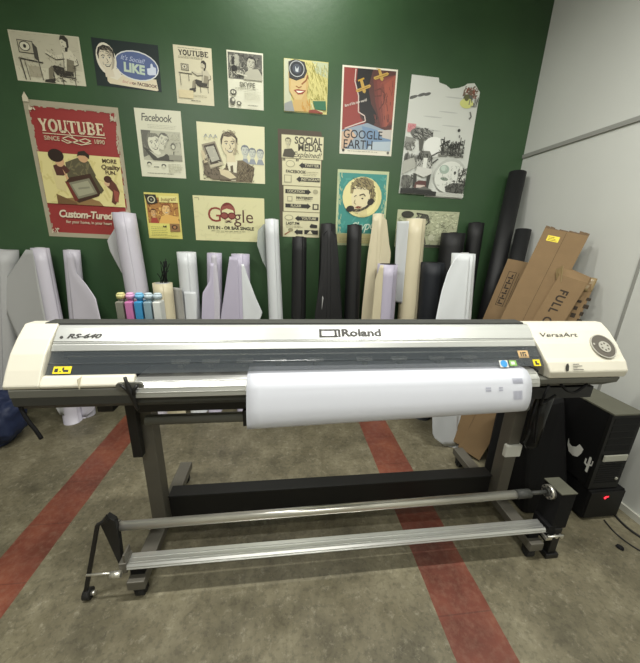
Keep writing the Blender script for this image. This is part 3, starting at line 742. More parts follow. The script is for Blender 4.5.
# D: far right
T, Mx, W_, Lh = carton('cardboard_carton', 'worn carton printed with a dense dark pattern, against the grey wall', (1.62, 1.82), (1.70, 1.74), (2.07, 1.975, 1.42), (2.15, 1.90, 1.40), .05, 1.43)
def fD(q):
    for i in range(9):
        for j in range(3):
            a = -W_ / 2 + .012 + j * .045; c_ = Lh - .16 - i * .055 - (j % 2) * .025
            q.box(a, a + random.uniform(.018, .035), c_, c_ + random.uniform(.018, .036), .0005, .001, 'card_ink', M=Mx)
ink_build(T, fD)
q = MB('tape'); q.sheet([[Mx @ Vector((-W_ / 2 + W_ * i / 6, Lh - .10 + .10 * j / 4, .002 + .006 * math.sin(i * 2 + j))) for i in range(7)] for j in range(5)], .0006); o = q.build('peeling_tape', T)
# C: printed FULL
T, Mx, W_, Lh = carton('cardboard_carton', 'open carton with big black capital letters down its face, in front of the tallest carton', (1.385, 1.965), (1.525, 1.835), (1.95, 1.985, 1.40), (2.055, 1.885, 1.36), .06, 1.42)
def fC(q):
    Mt = Mx @ Matrix.Translation((-.01, Lh - .09, .0008)) @ Matrix.Rotation(-PI / 2, 4, 'Z')
    q.text('FULL C', Mt, .070, m='card_ink', bold=.03, spacing=1.2, align='LEFT')
ink_build(T, fC, 'printed_letters')
q = MB('card', 'tape')
q.hexa([Mx @ Vector(p) for p in ((-W_ / 2, Lh, -.004), (W_ / 2, Lh, -.004), (W_ / 2, Lh, 0), (-W_ / 2, Lh, 0), (-W_ / 2 + .01, Lh + .075, -.060), (W_ / 2 - .005, Lh + .055, -.064), (W_ / 2 - .005, Lh + .055, -.060), (-W_ / 2 + .01, Lh + .075, -.056))])
q.build('top_flap', T)
q = MB('tape'); q.hexa([Mx @ Vector(p) for p in ((-W_ / 2 - .004, Lh - .03, -.03), (-W_ / 2 + .03, Lh - .05, .001), (-W_ / 2 + .034, Lh - .045, .003), (-W_ / 2, Lh - .02, -.028), (-W_ / 2 - .035, Lh + .03, -.02), (-W_ / 2 - .01, Lh + .06, .012), (-W_ / 2 - .005, Lh + .062, .014), (-W_ / 2 - .03, Lh + .033, -.018))]); q.build('torn_corner', T)

# ------------------------------------------------------------------ blue bag left
bmx = bmesh.new(); bmesh.ops.create_icosphere(bmx, subdivisions=5, radius=1)
from mathutils import noise as mn
for v in bmx.verts:
    c_ = v.co.copy(); k = 1 + .16 * mn.noise(c_ * 2.2) + .05 * mn.noise(c_ * 7)
    sx_ = .27 * (abs(c_.x) ** .8) * (1 if c_.x > 0 else -1); sy_ = .20 * (abs(c_.y) ** .8) * (1 if c_.y > 0 else -1); sz_ = .22 * (abs(c_.z) ** .7) * (1 if c_.z > 0 else -1)
    v.co = Vector((sx_ * k, sy_ * k, max(-.21, sz_ * k)))
for f_ in bmx.faces: f_.smooth = True
me = bpy.data.meshes.new('blue_bag'); bmx.to_mesh(me); bmx.free(); me.materials.append(MATS['tarp'])
o = bpy.data.objects.new('tarpaulin_bag', me); C.collection.objects.link(o); o.location = (-2.32, 2.36, .211); tag(o, 'dark blue stuffed tarpaulin bag on the floor at the far left, behind the printer end', 'bag')

# ------------------------------------------------------------------ posters
class Art:
    """draws flat printed shapes on one sheet; u right, v down, both 0..1"""
    def __init__(s, cx, cz, w, h, rot, bg, shape=None, y=None):
        s.w, s.h = w, h; a = math.radians(rot); s.y0 = (y or YB) - .0012; s.n = 0
        s.ca, s.sa, s.cx, s.cz = math.cos(a), math.sin(a), cx, cz
        s.mb = MB('print')
        pts = shape or [(0, 0), (1, 0), (1, 1), (0, 1)]
        F = [s.mb.bm.verts.new(s.p(u, v, 0)) for u, v in pts]; B = [s.mb.bm.verts.new(s.p(u, v, 0) + Vector((0, .001, 0))) for u, v in pts]
        fs = [s.mb._f(F), s.mb._f(B[::-1])] + [s.mb._f([F[i], F[(i + 1) % len(pts)], B[(i + 1) % len(pts)], B[i]]) for i in range(len(pts))]
        for f_ in fs: s.paint(f_, bg)
    def p(s, u, v, d):
        x = (u - .5) * s.w; z = (.5 - v) * s.h
        return Vector((s.cx + x * s.ca - z * s.sa, s.y0 - d, s.cz + x * s.sa + z * s.ca))
    def paint(s, f_, col):
        if f_:
            c = tuple(min(.86, x * 1.12) for x in rgb(col)[:3]) + (1,)
            for l in f_.loops: l[s.mb.col] = c
    def d(s): s.n += 1; return .0001 + s.n * .00003
    def poly(s, pts, col, clip=True):
        if clip: pts = [(min(max(u, .008), .992), min(max(v, .008), .992)) for u, v in pts]
        d = s.d(); s.paint(s.mb._f([s.mb.bm.verts.new(s.p(u, v, d)) for u, v in pts]), col)
    def rect(s, a, b, c, e, col): s.poly([(a, b), (c, b), (c, e), (a, e)], col)
    def ell(s, cx, cy, rx, ry, col, rot=0, n=22):   # rx, ry in fractions of sheet width
        a = math.radians(rot); k = s.w / s.h; pts = []
        for i in range(n):
            t = 2 * PI * i / n; x = rx * math.cos(t); y = ry * math.sin(t)
            pts.append((cx + x * math.cos(a) - y * math.sin(a), cy + (x * math.sin(a) + y * math.cos(a)) * k))
        s.poly(pts, col)
    def line(s, pts, wd, col):
        k = s.w / s.h; d = s.d()
        for (a, b), (c, e) in zip(pts, pts[1:]):
            dx, dy = c - a, (e - b) / k; l = math.hypot(dx, dy) or 1; nx, ny = -dy / l * wd / 2, dx / l * wd / 2 * k
            s.paint(s.mb._f([s.mb.bm.verts.new(s.p(u, v, d)) for u, v in ((a + nx, b + ny), (c + nx, e + ny), (c - nx, e - ny), (a - nx, b - ny))]), col)
    def text(s, t, u, v, size, col, bold=0, shear=0, xs=1, align='CENTER', spacing=1, rot=0):   # size in fraction of width
        o_ = s.p(u, v, s.d()); a = math.radians(rot) + math.asin(s.sa); ca, sa = math.cos(a), math.sin(a)
        M = Matrix(((ca, -sa, 0, o_.x), (0, 0, -1, o_.y), (sa, ca, 0, o_.z), (0, 0, 0, 1)))
        s.mb.text(t, M, size * s.w, color=col, bold=bold, shear=shear, xs=xs, align=align, spacing=spacing)
    def rows(s, a, b, c, n, dv, col, th=.006, jit=.25):
        for i in range(n):
            e = c - (c - a) * random.uniform(0, jit); x = a; v = b + i * dv
            while x < e:
                L_ = random.uniform(.02, .07); s.rect(x, v, min(x + L_, e), v + th, col); x += L_ + .012
    def scrib(s, a, b, c, e, n, col, wd=.006, ln=.06, ang=None):
        for i in range(n):
            x = random.uniform(a, c); y = random.uniform(b, e); t = ang if ang is not None else random.uniform(0, PI); t += random.uniform(-.3, .3)
            l = ln * random.uniform(.4, 1); s.line([(x, y), (min(max(x + l * math.cos(t), a), c), min(max(y + l * math.sin(t), b), e))], wd * random.uniform(.6, 1.4), col)
    def done(s, name, label, cat='poster'):
        o_ = s.mb.build(name, loc=(s.cx, s.y0, s.cz), recalc=False)
        for p_ in o_.data.polygons: pass
        tag(o_, label, cat, 'posters on the green wall'); return o_
    def head(s, cx, cy, r, skin, ink, hair=None, tilt=0):   # simple drawn head, r = face half width in sheet widths
        k = s.w / s.h; hair = hair or ink
        R = lambda x, y: (cx + (x * math.cos(math.radians(tilt)) - y * math.sin(math.radians(tilt))) * r, cy + (x * math.sin(math.radians(tilt)) + y * math.cos(math.radians(tilt))) * r * k)
        s.poly([R(-.5, 1.0), R(.5, 1.0), R(.6, 2.0), R(-.6, 2.0)], skin)
        s.ell(cx, cy, r, r * 1.35, skin, tilt)
        s.poly([R(.35, -.9), R(.95, -.5), R(.98, .2), R(.7, 1.0), R(.3, 1.25), R(.62, .5), R(.72, -.2)], s.mixc(skin, ink, .28))
        s.poly([R(-1.02, .0), R(-1.10, -.7), R(-.8, -1.35), R(-.1, -1.62), R(.7, -1.42), R(1.12, -.8), R(1.04, .0), R(.92, -.3), R(.85, -.82), R(.45, -1.05), R(-.1, -.98), R(-.62, -1.08), R(-.88, -.6), R(-.92, -.3)], hair)
        for q_ in range(4): s.line([R(-.7 + q_ * .35, -1.1), R(-.45 + q_ * .38, -1.45)], r * .05, s.mixc(hair, skin, .4))
        for x in (-.40, .42):
            s.line([R(x - .22, -.40), R(x, -.50), R(x + .24, -.42)], r * .09, ink); s.ell(*R(x, -.18), r * .17, r * .10, s.mixc(skin, '#ffffff', .4), n=10); s.ell(*R(x, -.18), r * .08, r * .09, ink, n=8); s.line([R(x - .2, -.24), R(x + .2, -.26)], r * .05, ink)
        s.line([R(.02, -.1), R(.16, .32), R(-.08, .38)], r * .06, ink); s.line([R(-.55, .3), R(-.52, .62)], r * .04, ink); s.line([R(.55, .3), R(.52, .62)], r * .04, ink)
        s.poly([R(-.42, .58), R(0, .56), R(.42, .56), R(.25, .84), R(-.2, .86)], ink); s.poly([R(-.34, .61), R(.34, .59), R(.18, .74), R(-.15, .75)], '#e4e0cc')
    def mixc(s, a, b, t):
        A_ = [int(a[i:i + 2], 16) for i in (1, 3, 5)]; B_ = [int(b[i:i + 2], 16) for i in (1, 3, 5)]
        return '#%02x%02x%02x' % tuple(int(x + (y - x) * t) for x, y in zip(A_, B_))
def slab(art, word, u, v, cw, ch, gap, th, col):
    """slab serif capitals drawn with strokes; cw,ch as fractions of sheet width"""
    k = art.w / art.h; n = len(word); tot = n * cw + (n - 1) * gap; x = u - tot / 2
    def R(a, b, c, e): art.rect(x + a * cw, v + (b - .5) * ch * k, x + c * cw, v + (e - .5) * ch * k, col)
    def Lp(pts, w_=th): art.line([(x + a * cw, v + (b - .5) * ch * k) for a, b in pts], w_, col)
    t = th / cw; sr = .09
    for ch_ in word:
        if ch_ == 'Y': Lp([(.12, .03), (.5, .55)]); Lp([(.88, .03), (.5, .55)], th * .6); R(.5 - t / 2, .5, .5 + t / 2, 1); R(0, 0, .34, sr); R(.66, 0, 1, sr); R(.28, 1 - sr, .72, 1)
        elif ch_ == 'O':
            pts = [(.5 + .40 * math.cos(i * PI / 9), .5 + .44 * math.sin(i * PI / 9)) for i in range(19)]; Lp(pts)
        elif ch_ == 'U': R(.08, 0, .08 + t, .7); R(.92 - t * .6, 0, .92, .7); Lp([(.08 + t / 2, .65), (.2, .88), (.5, .96), (.78, .88), (.92 - t * .3, .65)]); R(0, 0, .36, sr); R(.68, 0, 1, sr)
        elif ch_ == 'T': R(.5 - t / 2, 0, .5 + t / 2, 1); R(0, 0, 1, sr * 1.2); R(0, 0, .09, .3); R(.91, 0, 1, .3); R(.28, 1 - sr, .72, 1)
        elif ch_ == 'B': R(.1, 0, .1 + t, 1); Lp([(.1, .05), (.65, .05), (.85, .25), (.65, .47), (.2, .47)], th * .8); Lp([(.65, .47), (.93, .72), (.68, .95), (.1, .95)], th * .8); R(0, 0, .3, sr); R(0, 1 - sr, .3, 1)
        elif ch_ == 'E': R(.1, 0, .1 + t, 1); R(0, 0, .92, sr * 1.3); R(0, 1 - sr * 1.3, .95, 1); R(.2, .45, .68, .55); R(.84, 0, .93, .28); R(.86, .72, .95, 1); R(.62, .36, .69, .64)
        x += cw + gap
def tv(a, x, y, w, col, screen, ink, tilt=0):
    k = a.w / a.h; h = w * .8 * k
    a.poly([(x, y), (x + w, y + h * .06), (x + w, y + h), (x + .02 * w, y + h * .96)], ink); a.poly([(x + w * .05, y + h * .06), (x + w * .95, y + h * .11), (x + w * .95, y + h * .94), (x + .06 * w, y + h * .9)], col)
    a.ell(x + w * .45, y + h * .46, w * .36, w * .29, ink); a.ell(x + w * .45, y + h * .46, w * .31, w * .24, screen)
    a.ell(x + w * .45, y + h * .46, w * .10, w * .12, ink, n=9)
def sitting_man(a, x, y, s_, ink, mid, light):
    """man on a chair reaching left towards a screen; s_ in sheet widths"""
    k = a.w / a.h; R = lambda p, q: (x + p * s_, y + q * s_ * k)
    a.poly([R(-.30, .95), R(.36, .98), R(.36, 1.03), R(-.30, 1.0)], ink)
    for q in (.30, -.2): a.line([R(q, .98), R(q + .02, 1.35)], s_ * .03, ink)
    a.line([R(.34, .98), R(.40, .35)], s_ * .03, ink)
    a.poly([R(.30, .62), R(.28, .95), R(-.40, .95), R(-.52, .78), R(-.50, 1.15), R(-.62, 1.30), R(-.70, .72), R(-.45, .58), R(.0, .66)], ink)
    a.poly([R(-.70, .72), R(-.55, .60), R(-.50, .70), R(-.60, 1.15), R(-.78, 1.25)], mid)
    a.poly([R(-.92, 1.15), R(-.62, 1.10), R(-.50, 1.26), R(-.60, 1.33), R(-.95, 1.24)], ink)
    a.poly([R(-.05, .05), R(.10, -.08), (R(.30, -.02)), R(.50, .25), R(.52, .50), R(.36, .55), R(.32, .78), R(-.08, .74), R(-.02, .35)], light)
    a.poly([R(.10, .30), R(.38, .36), R(.34, .78), R(.02, .76)], mid)
    a.poly([R(-.05, .15), R(.02, .30), R(-.35, .36), R(-.72, .16), R(-.70, .09), R(-.35, .22)], light); a.line([R(.02, .32), R(-.35, .38), R(-.72, .18)], s_ * .03, ink)
    a.line([R(.5, .28), R(.54, .50), R(.36, .56)], s_ * .03, ink); a.line([R(-.02, .1), R(-.04, .5), R(-.08, .74)], s_ * .02, ink)
    a.ell(*R(.08, -.28), s_ * .15, s_ * .20, light); a.poly([R(-.08, -.35), R(-.02, -.52), R(.15, -.54), R(.27, -.40), R(.26, -.12), R(.18, -.08), R(.17, -.30), R(.02, -.38)], ink)
    a.ell(*R(.02, -.28), s_ * .02, s_ * .02, ink, n=8); a.line([R(.0, -.15), R(.08, -.13)], s_ * .02, ink); a.poly([R(.10, -.10), R(.22, -.12), R(.18, .05), R(.08, .05)], ink)

# 1 man with television
a = Art(-1.691, 2.822, .463, .302, -.3, '#c9c6ae')
a.rect(.02, .02, .98, .70, '#bfbba4'); a.scrib(.03, .03, .97, .95, 60, '#b3af98', .006, .08, .1)
tv(a, .10, .17, .22, '#b0ab94', '#d3d0ba', '#2c2b26'); a.poly([(.31, .20), (.37, .30), (.37, .58), (.31, .52)], '#4a4840')
a.line([(.08, .54), (.42, .60)], .02, '#3a3832'); a.line([(.10, .56), (.13, .97)], .018, '#45423a'); a.line([(.16, .57), (.19, .97)], .010, '#5a574c'); a.line([(.36, .6), (.38, .95)], .012, '#5a574c')
a.rect(.20, .68, .36, .9, '#a8a28c')
sitting_man(a, .74, .30, .36, '#38352e', '#77725f', '#cdc9b2'); a.scrib(.50, .3, .92, .9, 70, '#8f8a76', .006, .05, 1.2); a.scrib(.55, .6, .9, .95, 40, '#4d493e', .006, .05, .6); a.scrib(.06, .5, .45, .97, 40, '#98937d', .006, .06, 1.4)
a.done('poster', 'black-and-white poster of a man on a chair reaching to a television, top left corner')
# 2 LIKE
a = Art(-1.149, 2.826, .460, .295, -1.1, '#1a2826')
a.poly([(.17, .70), (.93, .74), (.95, .97), (.93, .99), (.20, .93), (.17, .88)], '#d8cfb2')
a.text('on FACEBOOK', .74, .885, .062, '#5b3b33', bold=.03, xs=.95, rot=-3); a.text('find us', .47, .86, .06, '#c28376', shear=.4, rot=-3)
a.ell(.64, .49, .345, .205, '#d5d8d6', 4); a.ell(.64, .49, .328, .188, '#55658f', 4)
a.text('It\'s Social!', .585, .36, .09, '#b9c3dd', bold=.01, shear=.35, rot=-5)
a.text('LIKE', .60, .56, .17, '#c5d6c2', bold=.05, rot=-4)
a.poly([(.80, .52), (.855, .50), (.86, .42), (.885, .40), (.90, .47), (.94, .49), (.935, .64), (.83, .66), (.80, .64)], '#ccd4e2')
a.ell(.19, .41, .150, .215, '#ded9c6', -8); a.poly([(.16, .62), (.36, .60), (.40, .74), (.32, .84), (.22, .80)], '#ded9c6')
a.head(.195, .42, .118, '#d6cdb6', '#3a352f', '#2b2823', -6); a.scrib(.10, .17, .30, .30, 18, '#777061', .008, .06, .5)
a.done('poster', 'dark poster with a grinning man\'s head and a blue oval with big LIKE lettering')
# 3 small youtube
a = Art(-.671, 2.797, .279, .374, -.4, '#cdc8ab')
a.rows(.12, .035, .92, 1, .01, '#6b6656', .008); slab(a, 'YOUTUBE', .52, .115, .105, .12, .008, .028, '#35312a'); a.rows(.12, .18, .9, 2, .02, '#7d7866', .006)
tv(a, .17, .30, .20, '#a29d88', '#cac5ad', '#33302a'); a.line([(.10, .46), (.45, .47)], .02, '#4a473d'); a.line([(.13, .47), (.14, .68)], .014, '#5a5649'); a.line([(.36, .47), (.36, .60)], .014, '#5a5649')
sitting_man(a, .73, .38, .40, '#3a372f', '#8b8570', '#bdb8a0'); a.rows(.18, .83, .9, 2, .025, '#8d8872', .006); a.rows(.38, .93, .7, 1, .02, '#4b483e', .01)
a.rect(.06, .76, .45, .90, '#cfc39c')
a.done('poster', 'cream sheet headed YOUTUBE with a seated man at a screen below the title')
# 4 skype
a = Art(-.283, 2.796, .275, .378, -.4, '#d2d2bd')
a.rect(.03, .03, .97, .48, '#5a5a52'); a.rect(.06, .08, .34, .26, '#9a9a8c'); a.rect(.12, .10, .20, .24, '#34342f'); a.rect(.22, .06, .30, .26, '#a8a898')
a.scrib(.03, .03, .97, .48, 60, '#2b2b27', .012, .10); a.scrib(.03, .03, .97, .48, 50, '#a5a595', .009, .09)
a.scrib(.06, .28, .5, .46, 30, '#c9c8b5', .010, .08); a.head(.66, .20, .11, '#b0af9d', '#1f1f1c', '#1f1f1c', 8); a.poly([(.50, .36), (.62, .30), (.86, .28), (.97, .40), (.97, .48), (.45, .48)], '#a9a896'); a.ell(.20, .30, .08, .07, '#262622'); a.line([(.25, .38), (.55, .42)], .03, '#c4c3b0')
a.text('SKYPE', .55, .575, .16, '#7b7b6c', bold=.03); a.rows(.20, .63, .92, 2, .02, '#8d8d7c', .006); a.rows(.46, .69, .94, 7, .022, '#b3b39f', .006)
a.ell(.15, .72, .09, .07, '#4d4d44'); a.ell(.15, .72, .055, .04, '#cfcfba'); a.line([(.15, .68), (.15, .76)], .015, '#4d4d44'); a.ell(.12, .88, .08, .09, '#57574d'); a.ell(.14, .86, .04, .04, '#c9c9b4'); a.ell(.30, .91, .07, .05, '#5d5d52'); a.ell(.30, .91, .035, .03, '#cfcfba'); a.rows(.55, .93, .85, 1, .02, '#6d6d60', .012)
a.done('poster', 'cream sheet with a dark sketch over the word SKYPE')
# 5 camera lens face
a = Art(.192, 2.791, .352, .358, 0, '#c2bb77')
a.rect(0, 0, .16, 1, '#b9bda1'); a.poly([(.62, 0), (1, .02), (1, .30), (.72, .22)], '#aeb694'); a.scrib(.45, .02, .98, .72, 90, '#8f8a3c', .010, .12, 1.3); a.scrib(.45, .02, .98, .72, 70, '#d8d08a', .009, .10, 1.3)
a.poly([(.10, .25), (.50, .20), (.56, .45), (.52, .66), (.62, .98), (.18, .98), (.22, .74), (.12, .60)], '#bfa266')
a.poly([(.16, .35), (.50, .28), (.50, .55), (.40, .75), (.26, .76), (.14, .60)], '#c6ae78'); a.scrib(.40, .72, .60, .98, 18, '#b98a3e', .02, .10, 1.5)
a.line([(.54, .28), (.50, .38), (.40, .46)], .03, '#8a5a2c'); a.line([(.27, .50), (.34, .53), (.40, .50)], .02, '#8a5a2c')
a.poly([(.22, .58), (.32, .555), (.50, .57), (.42, .645), (.32, .66)], '#8c3f2e'); a.poly([(.27, .59), (.46, .585), (.38, .62), (.32, .625)], '#e9e2cc')
a.poly([(.10, .06), (.24, .01), (.46, .04), (.52, .20), (.46, .33), (.28, .40), (.12, .36)], '#2b2c2b')
a.ell(.29, .18, .185, .17, '#191b1d'); a.ell(.29, .18, .17, .155, '#a9adaa'); a.ell(.29, .18, .152, .138, '#23272c'); a.ell(.29, .18, .10, .09, '#3f4650'); a.poly([(.25, .13), (.29, .19), (.33, .13), (.32, .24), (.26, .23)], '#b8bfc2')
a.poly([(.66, .76), (.96, .74), (.98, .92), (.72, .92)], '#2f6a4a'); a.line([(.64, .80), (.68, .93), (.90, .96)], .03, '#c8c79a'); a.poly([(.58, .94), (.72, .92), (.90, .97), (.90, 1), (.58, 1)], '#86402e'); a.poly([(0, .85), (.18, .78), (.24, 1), (0, 1)], '#8e9390')
a.done('poster', 'colour picture of a smiling woman with a camera lens held over her eye')
# 6 google earth
a = Art(.715, 2.651, .460, .630, .5, '#d9d6c4')
a.rect(.03, .02, .97, .94, '#8a3a33'); a.poly([(.30, .02), (.97, .02), (.97, .66), (.80, .74), (.50, .66), (.36, .56), (.33, .42), (.29, .30), (.25, .18)], '#51302b')
a.poly([(.27, .02), (.55, .02), (.48, .22), (.55, .40), (.70, .55), (.60, .66), (.45, .60), (.35, .50), (.32, .34), (.26, .18)], '#1c1a1a')
for i, c in enumerate(('#6d3730', '#7c4037', '#8c4a3d', '#99503f')): a.poly([(.56 + i * .07, .12 + i * .02), (.97, .06), (.97, .62 - i * .03), (.76 + i * .03, .66), (.62 + i * .06, .36)], c)
a.line([(.60, .25), (.70, .22), (.80, .28), (.78, .38), (.70, .46)], .02, '#5a2f28'); a.line([(.60, .31), (.72, .30)], .015, '#4e2a24'); a.scrib(.60, .12, .95, .60, 40, '#6b3a31', .010, .10, 1.3)
a.line([(.24, .03), (.23, .16), (.31, .32), (.32, .50), (.44, .54), (.46, .60), (.30, .64), (.08, .70)], .018, '#cdbcb2')
a.poly([(.03, .72), (.30, .66), (.50, .62), (.97, .72), (.97, .94), (.03, .94)], '#8b9ba8'); a.poly([(.40, .66), (.60, .68), (.97, .74), (.97, .94), (.50, .94)], '#6f8aa6'); a.poly([(.70, .70), (.97, .68), (.97, .80), (.80, .78)], '#b9b4ac'); a.poly([(.03, .74), (.20, .70), (.30, .78), (.10, .94), (.03, .94)], '#c0a58c'); a.poly([(.5, .94), (.62, .84), (.97, .82), (.97, .94)], '#a9b7bf')
for (x, y, r) in ((.39, .23, -22), (.70, .08, -20)):
    c, s2 = math.cos(math.radians(r)), math.sin(math.radians(r)); q = lambda p, w_: (x + (p * c - w_ * s2) * .85, y + (p * s2 + w_ * c) * .62)
    a.poly([q(-.16, -.02), q(.14, -.02), q(.17, .01), q(.14, .035), q(-.14, .035), q(-.17, .01)], '#b8964a'); a.poly([q(-.03, -.16), q(.03, -.16), q(.035, .07), q(0, .10), q(-.035, .07)], '#b8964a'); a.poly([q(-.07, -.17), q(.07, -.17), q(.07, -.14), q(-.07, -.14)], '#b8902f'); a.line([q(-.13, .01), q(.13, .01)], .008, '#7d5f1c')
a.text('face of the new world', .26, .40, .058, '#d8cfc4', bold=.02, shear=.3, rot=16, xs=.8)
a.text('GOOGLE', .055, .765, .195, '#26272c', bold=.008, xs=.93, align='LEFT'); a.text('EARTH', .06, .885, .205, '#26272c', bold=.008, xs=.9, align='LEFT')
a.rows(.15, .958, .85, 1, .01, '#8f8c7d', .006); a.ell(.07, .955, .025, .025, '#3c3c38', n=12); a.ell(.93, .962, .025, .025, '#6c6c64', n=12)
a.done('poster', 'red and blue poster reading GOOGLE EARTH with two yellow aeroplanes over a dark profile')
# 7 large black-and-white collage
a = Art(1.365, 2.484, .618, .914, -.9, '#c9ccc4', shape=[(0, 0), (.38, 0), (.395, .035), (.50, .05), (.57, .075), (.68, .06), (.76, .04), (.80, .02), (.90, .01), (1, .075), (1, 1), (.40, 1), (.40, .985), (0, .985)])
a.rect(.38, .0, .38, .0, '#c9ccc4')
for v_ in (.14, .26, .31, .37, .42): a.ell(random.uniform(.2, .8), v_, .14, .008, '#b4b7b1')
for (x, y, w_) in ((.05, .17, .07), (.17, .145, .06), (.25, .135, .05)): a.ell(x, y, w_, .018, '#5d5e5a', -18)
a.scrib(.76, .03, .97, .12, 40, '#6a5a4c', .014, .07); a.scrib(.8, .05, .96, .13, 25, '#8b4f3e', .010, .05); a.ell(.84, .135, .07, .05, '#575a4f'); a.ell(.83, .175, .10, .06, '#c9cc7e'); a.ell(.82, .13, .035, .04, '#5c5d3a'); a.scrib(.86, .1, .99, .2, 16, '#6a6c66', .010, .05, 1.4)
a.line([(.90, .24), (.93, .28), (.90, .30)], .02, '#6d6f6a'); a.ell(.78, .40, .022, .020, '#3a3b38', -30); a.ell(.80, .45, .012, .02, '#7a7b76'); a.ell(.76, .50, .01, .015, '#50514d')
a.rect(.02, .38, .14, .45, '#c38a8c'); a.scrib(.03, .38, .13, .45, 10, '#b46c70', .008, .06)
a.ell(.24, .46, .17, .075, '#6b6c66', 6); a.scrib(.10, .40, .40, .50, 40, '#2f302d', .010, .07, .3); a.scrib(.12, .40, .40, .50, 28, '#a5a69f', .008, .06, .3); a.poly([(.20, .50), (.28, .50), (.27, .60), (.23, .60)], '#55564f')
a.poly([(.0, .49), (.16, .50), (.08, .60), (.0, .58)], '#85867f'); a.scrib(.0, .5, .16, .6, 24, '#5f605a', .008, .06)
for i in range(14): x = .02 + i * .017; a.poly([(x, .64 + random.uniform(-.03, .03)), (x + .012, .63), (x + .014, .70), (x, .70)], random.choice(['#4d4e49', '#6f706a', '#35362f']))
a.poly([(0, .70), (.16, .66), (.22, .74), (.0, .82)], '#a7a89e'); a.ell(.44, .56, .16, .13, '#dfe1da')
a.scrib(.52, .48, .90, .62, 90, '#3a3b37', .013, .06); a.scrib(.50, .55, .9, .63, 60, '#777871', .010, .07, .2)
for i in range(16): x = random.uniform(.52, .88); a.line([(x, .62), (x + random.uniform(-.03, .03), random.uniform(.45, .55))], .010, '#33342f')
a.line([(.36, .66), (.52, .60), (.66, .59), (.85, .60)], .018, '#4b4c47')
a.ell(.74, .80, .25, .23, '#b5b8b0', -12); a.ell(.74, .81, .228, .208, '#d3d6cd', -12); a.ell(.64, .745, .075, .06, '#9aab9e'); a.ell(.63, .735, .045, .035, '#b9c8bb'); a.ell(.66, .83, .06, .022, '#6f8070', 6); a.ell(.81, .77, .018, .024, '#2b2c29'); a.scrib(.55, .68, .95, .9, 50, '#a1a59b', .006, .04)
a.poly([(.68, .90), (.80, .86), (.98, .86), (1.0, .93), (.86, .96), (.72, .94)], '#5b5c56'); a.scrib(.70, .84, .99, .95, 50, '#30312d', .010, .05); a.scrib(.86, .72, .99, .86, 40, '#43443f', .010, .05)
# little robot-like figure
a.poly([(.24, .60), (.38, .60), (.44, .66), (.42, .70), (.26, .70)], '#6d6e67'); a.poly([(.20, .68), (.44, .68), (.42, .80), (.22, .80)], '#a9aaa2'); a.scrib(.22, .60, .44, .80, 60, '#33342f', .009, .05); a.rect(.30, .66, .36, .75, '#d6d8cf'); a.line([(.20, .80), (.22, .92)], .05, '#3d3e39'); a.line([(.42, .78), (.40, .94)], .05, '#3d3e39'); a.poly([(.22, .74), (.20, .80), (.34, .83), (.46, .79), (.44, .75)], '#c6c7bf'); a.poly([(.22, .88), (.27, .86), (.38, .86), (.40, .95), (.20, .95)], '#5a3b37'); a.rect(.24, .90, .37, .93, '#c6b8ae'); a.line([(.44, .70), (.52, .66)], .02, '#4d4e49')
a.ell(.08, .88, .10, .09, '#6a6b64'); a.scrib(.01, .80, .18, .95, 30, '#43443f', .010, .05)
a.poly([(0, .94), (.40, .92), (.52, .955), (.58, 1.0), (.40, 1.0), (.40, .984), (0, .984)], '#2f302d'); a.rect(.0, .95, .56, .984, '#272825'); a.rect(.56, .955, 1, .999, '#b7b9b0'); a.poly([(.25, .94), (.36, .91), (.5, .94)], '#5e5f58')
a.done('poster', 'largest poster, tall black-and-white cartoon landscape with a torn top edge')
# 8 red youtube
a = Art(-1.597, 2.063, .662, .979, -1.0, '#a39c86')
a.rect(.045, .04, .965, .965, '#8f3230'); a.scrib(.035, .03, .06, .97, 60, '#a39c86', .012, .04, 1.5); a.scrib(.95, .03, .985, .97, 90, '#aaa28c', .012, .05, 1.5); a.scrib(.04, .03, .96, .045, 40, '#a39c86', .01, .04, 0); a.scrib(.90, .04, .97, .10, 8, '#b6ad97', .012, .05); a.scrib(.94, .2, .97, .33, 6, '#b6ad97', .010, .05)
slab(a, 'YOUTUBE', .475, .165, .093, .125, .008, .027, '#cfc0a2')
a.line([(.15, .222), (.83, .222)], .008, '#cfc0a2'); a.text('SINCE', .24, .255, .062, '#c9b799', bold=.02); a.text('1890', .75, .255, .062, '#c9b799', bold=.02)
a.line([(.34, .262), (.40, .280), (.50, .262), (.60, .238), (.66, .252), (.60, .27), (.50, .25), (.42, .232), (.35, .248), (.40, .262), (.55, .285), (.66, .268)], .010, '#cfc0a2'); a.line([(.42, .19), (.47, .24), (.52, .262)], .010, '#cfc0a2')
a.rect(.055, .355, .955, .735, '#d3c98d'); a.scrib(.06, .36, .95, .73, 40, '#c9be7f', .02, .1)
a.poly([(.18, .70), (.50, .67), (.66, .70), (.70, .735), (.18, .735)], '#8a6d45'); a.poly([(.18, .66), (.40, .72), (.40, .735), (.18, .735)], '#6d5234')
a.poly([(.34, .42), (.48, .38), (.60, .40), (.66, .50), (.60, .58), (.38, .60), (.34, .52)], '#55503a'); a.scrib(.36, .40, .64, .58, 30, '#6d6749', .014, .06)
a.ell(.545, .375, .055, .055, '#c19a72'); a.poly([(.48, .37), (.50, .335), (.57, .325), (.62, .355), (.61, .385), (.57, .362), (.51, .362)], '#2c2118')
a.poly([(.18, .48), (.26, .44), (.32, .50), (.30, .64), (.20, .62)], '#cbbf8a'); a.poly([(.20, .45), (.30, .42), (.38, .48), (.30, .52), (.22, .52)], '#4e2c24'); a.ell(.28, .415, .05, .06, '#c69f78'); a.ell(.25, .375, .085, .070, '#2a1c15'); a.poly([(.30, .47), (.36, .55), (.40, .58), (.34, .60)], '#c69f78')
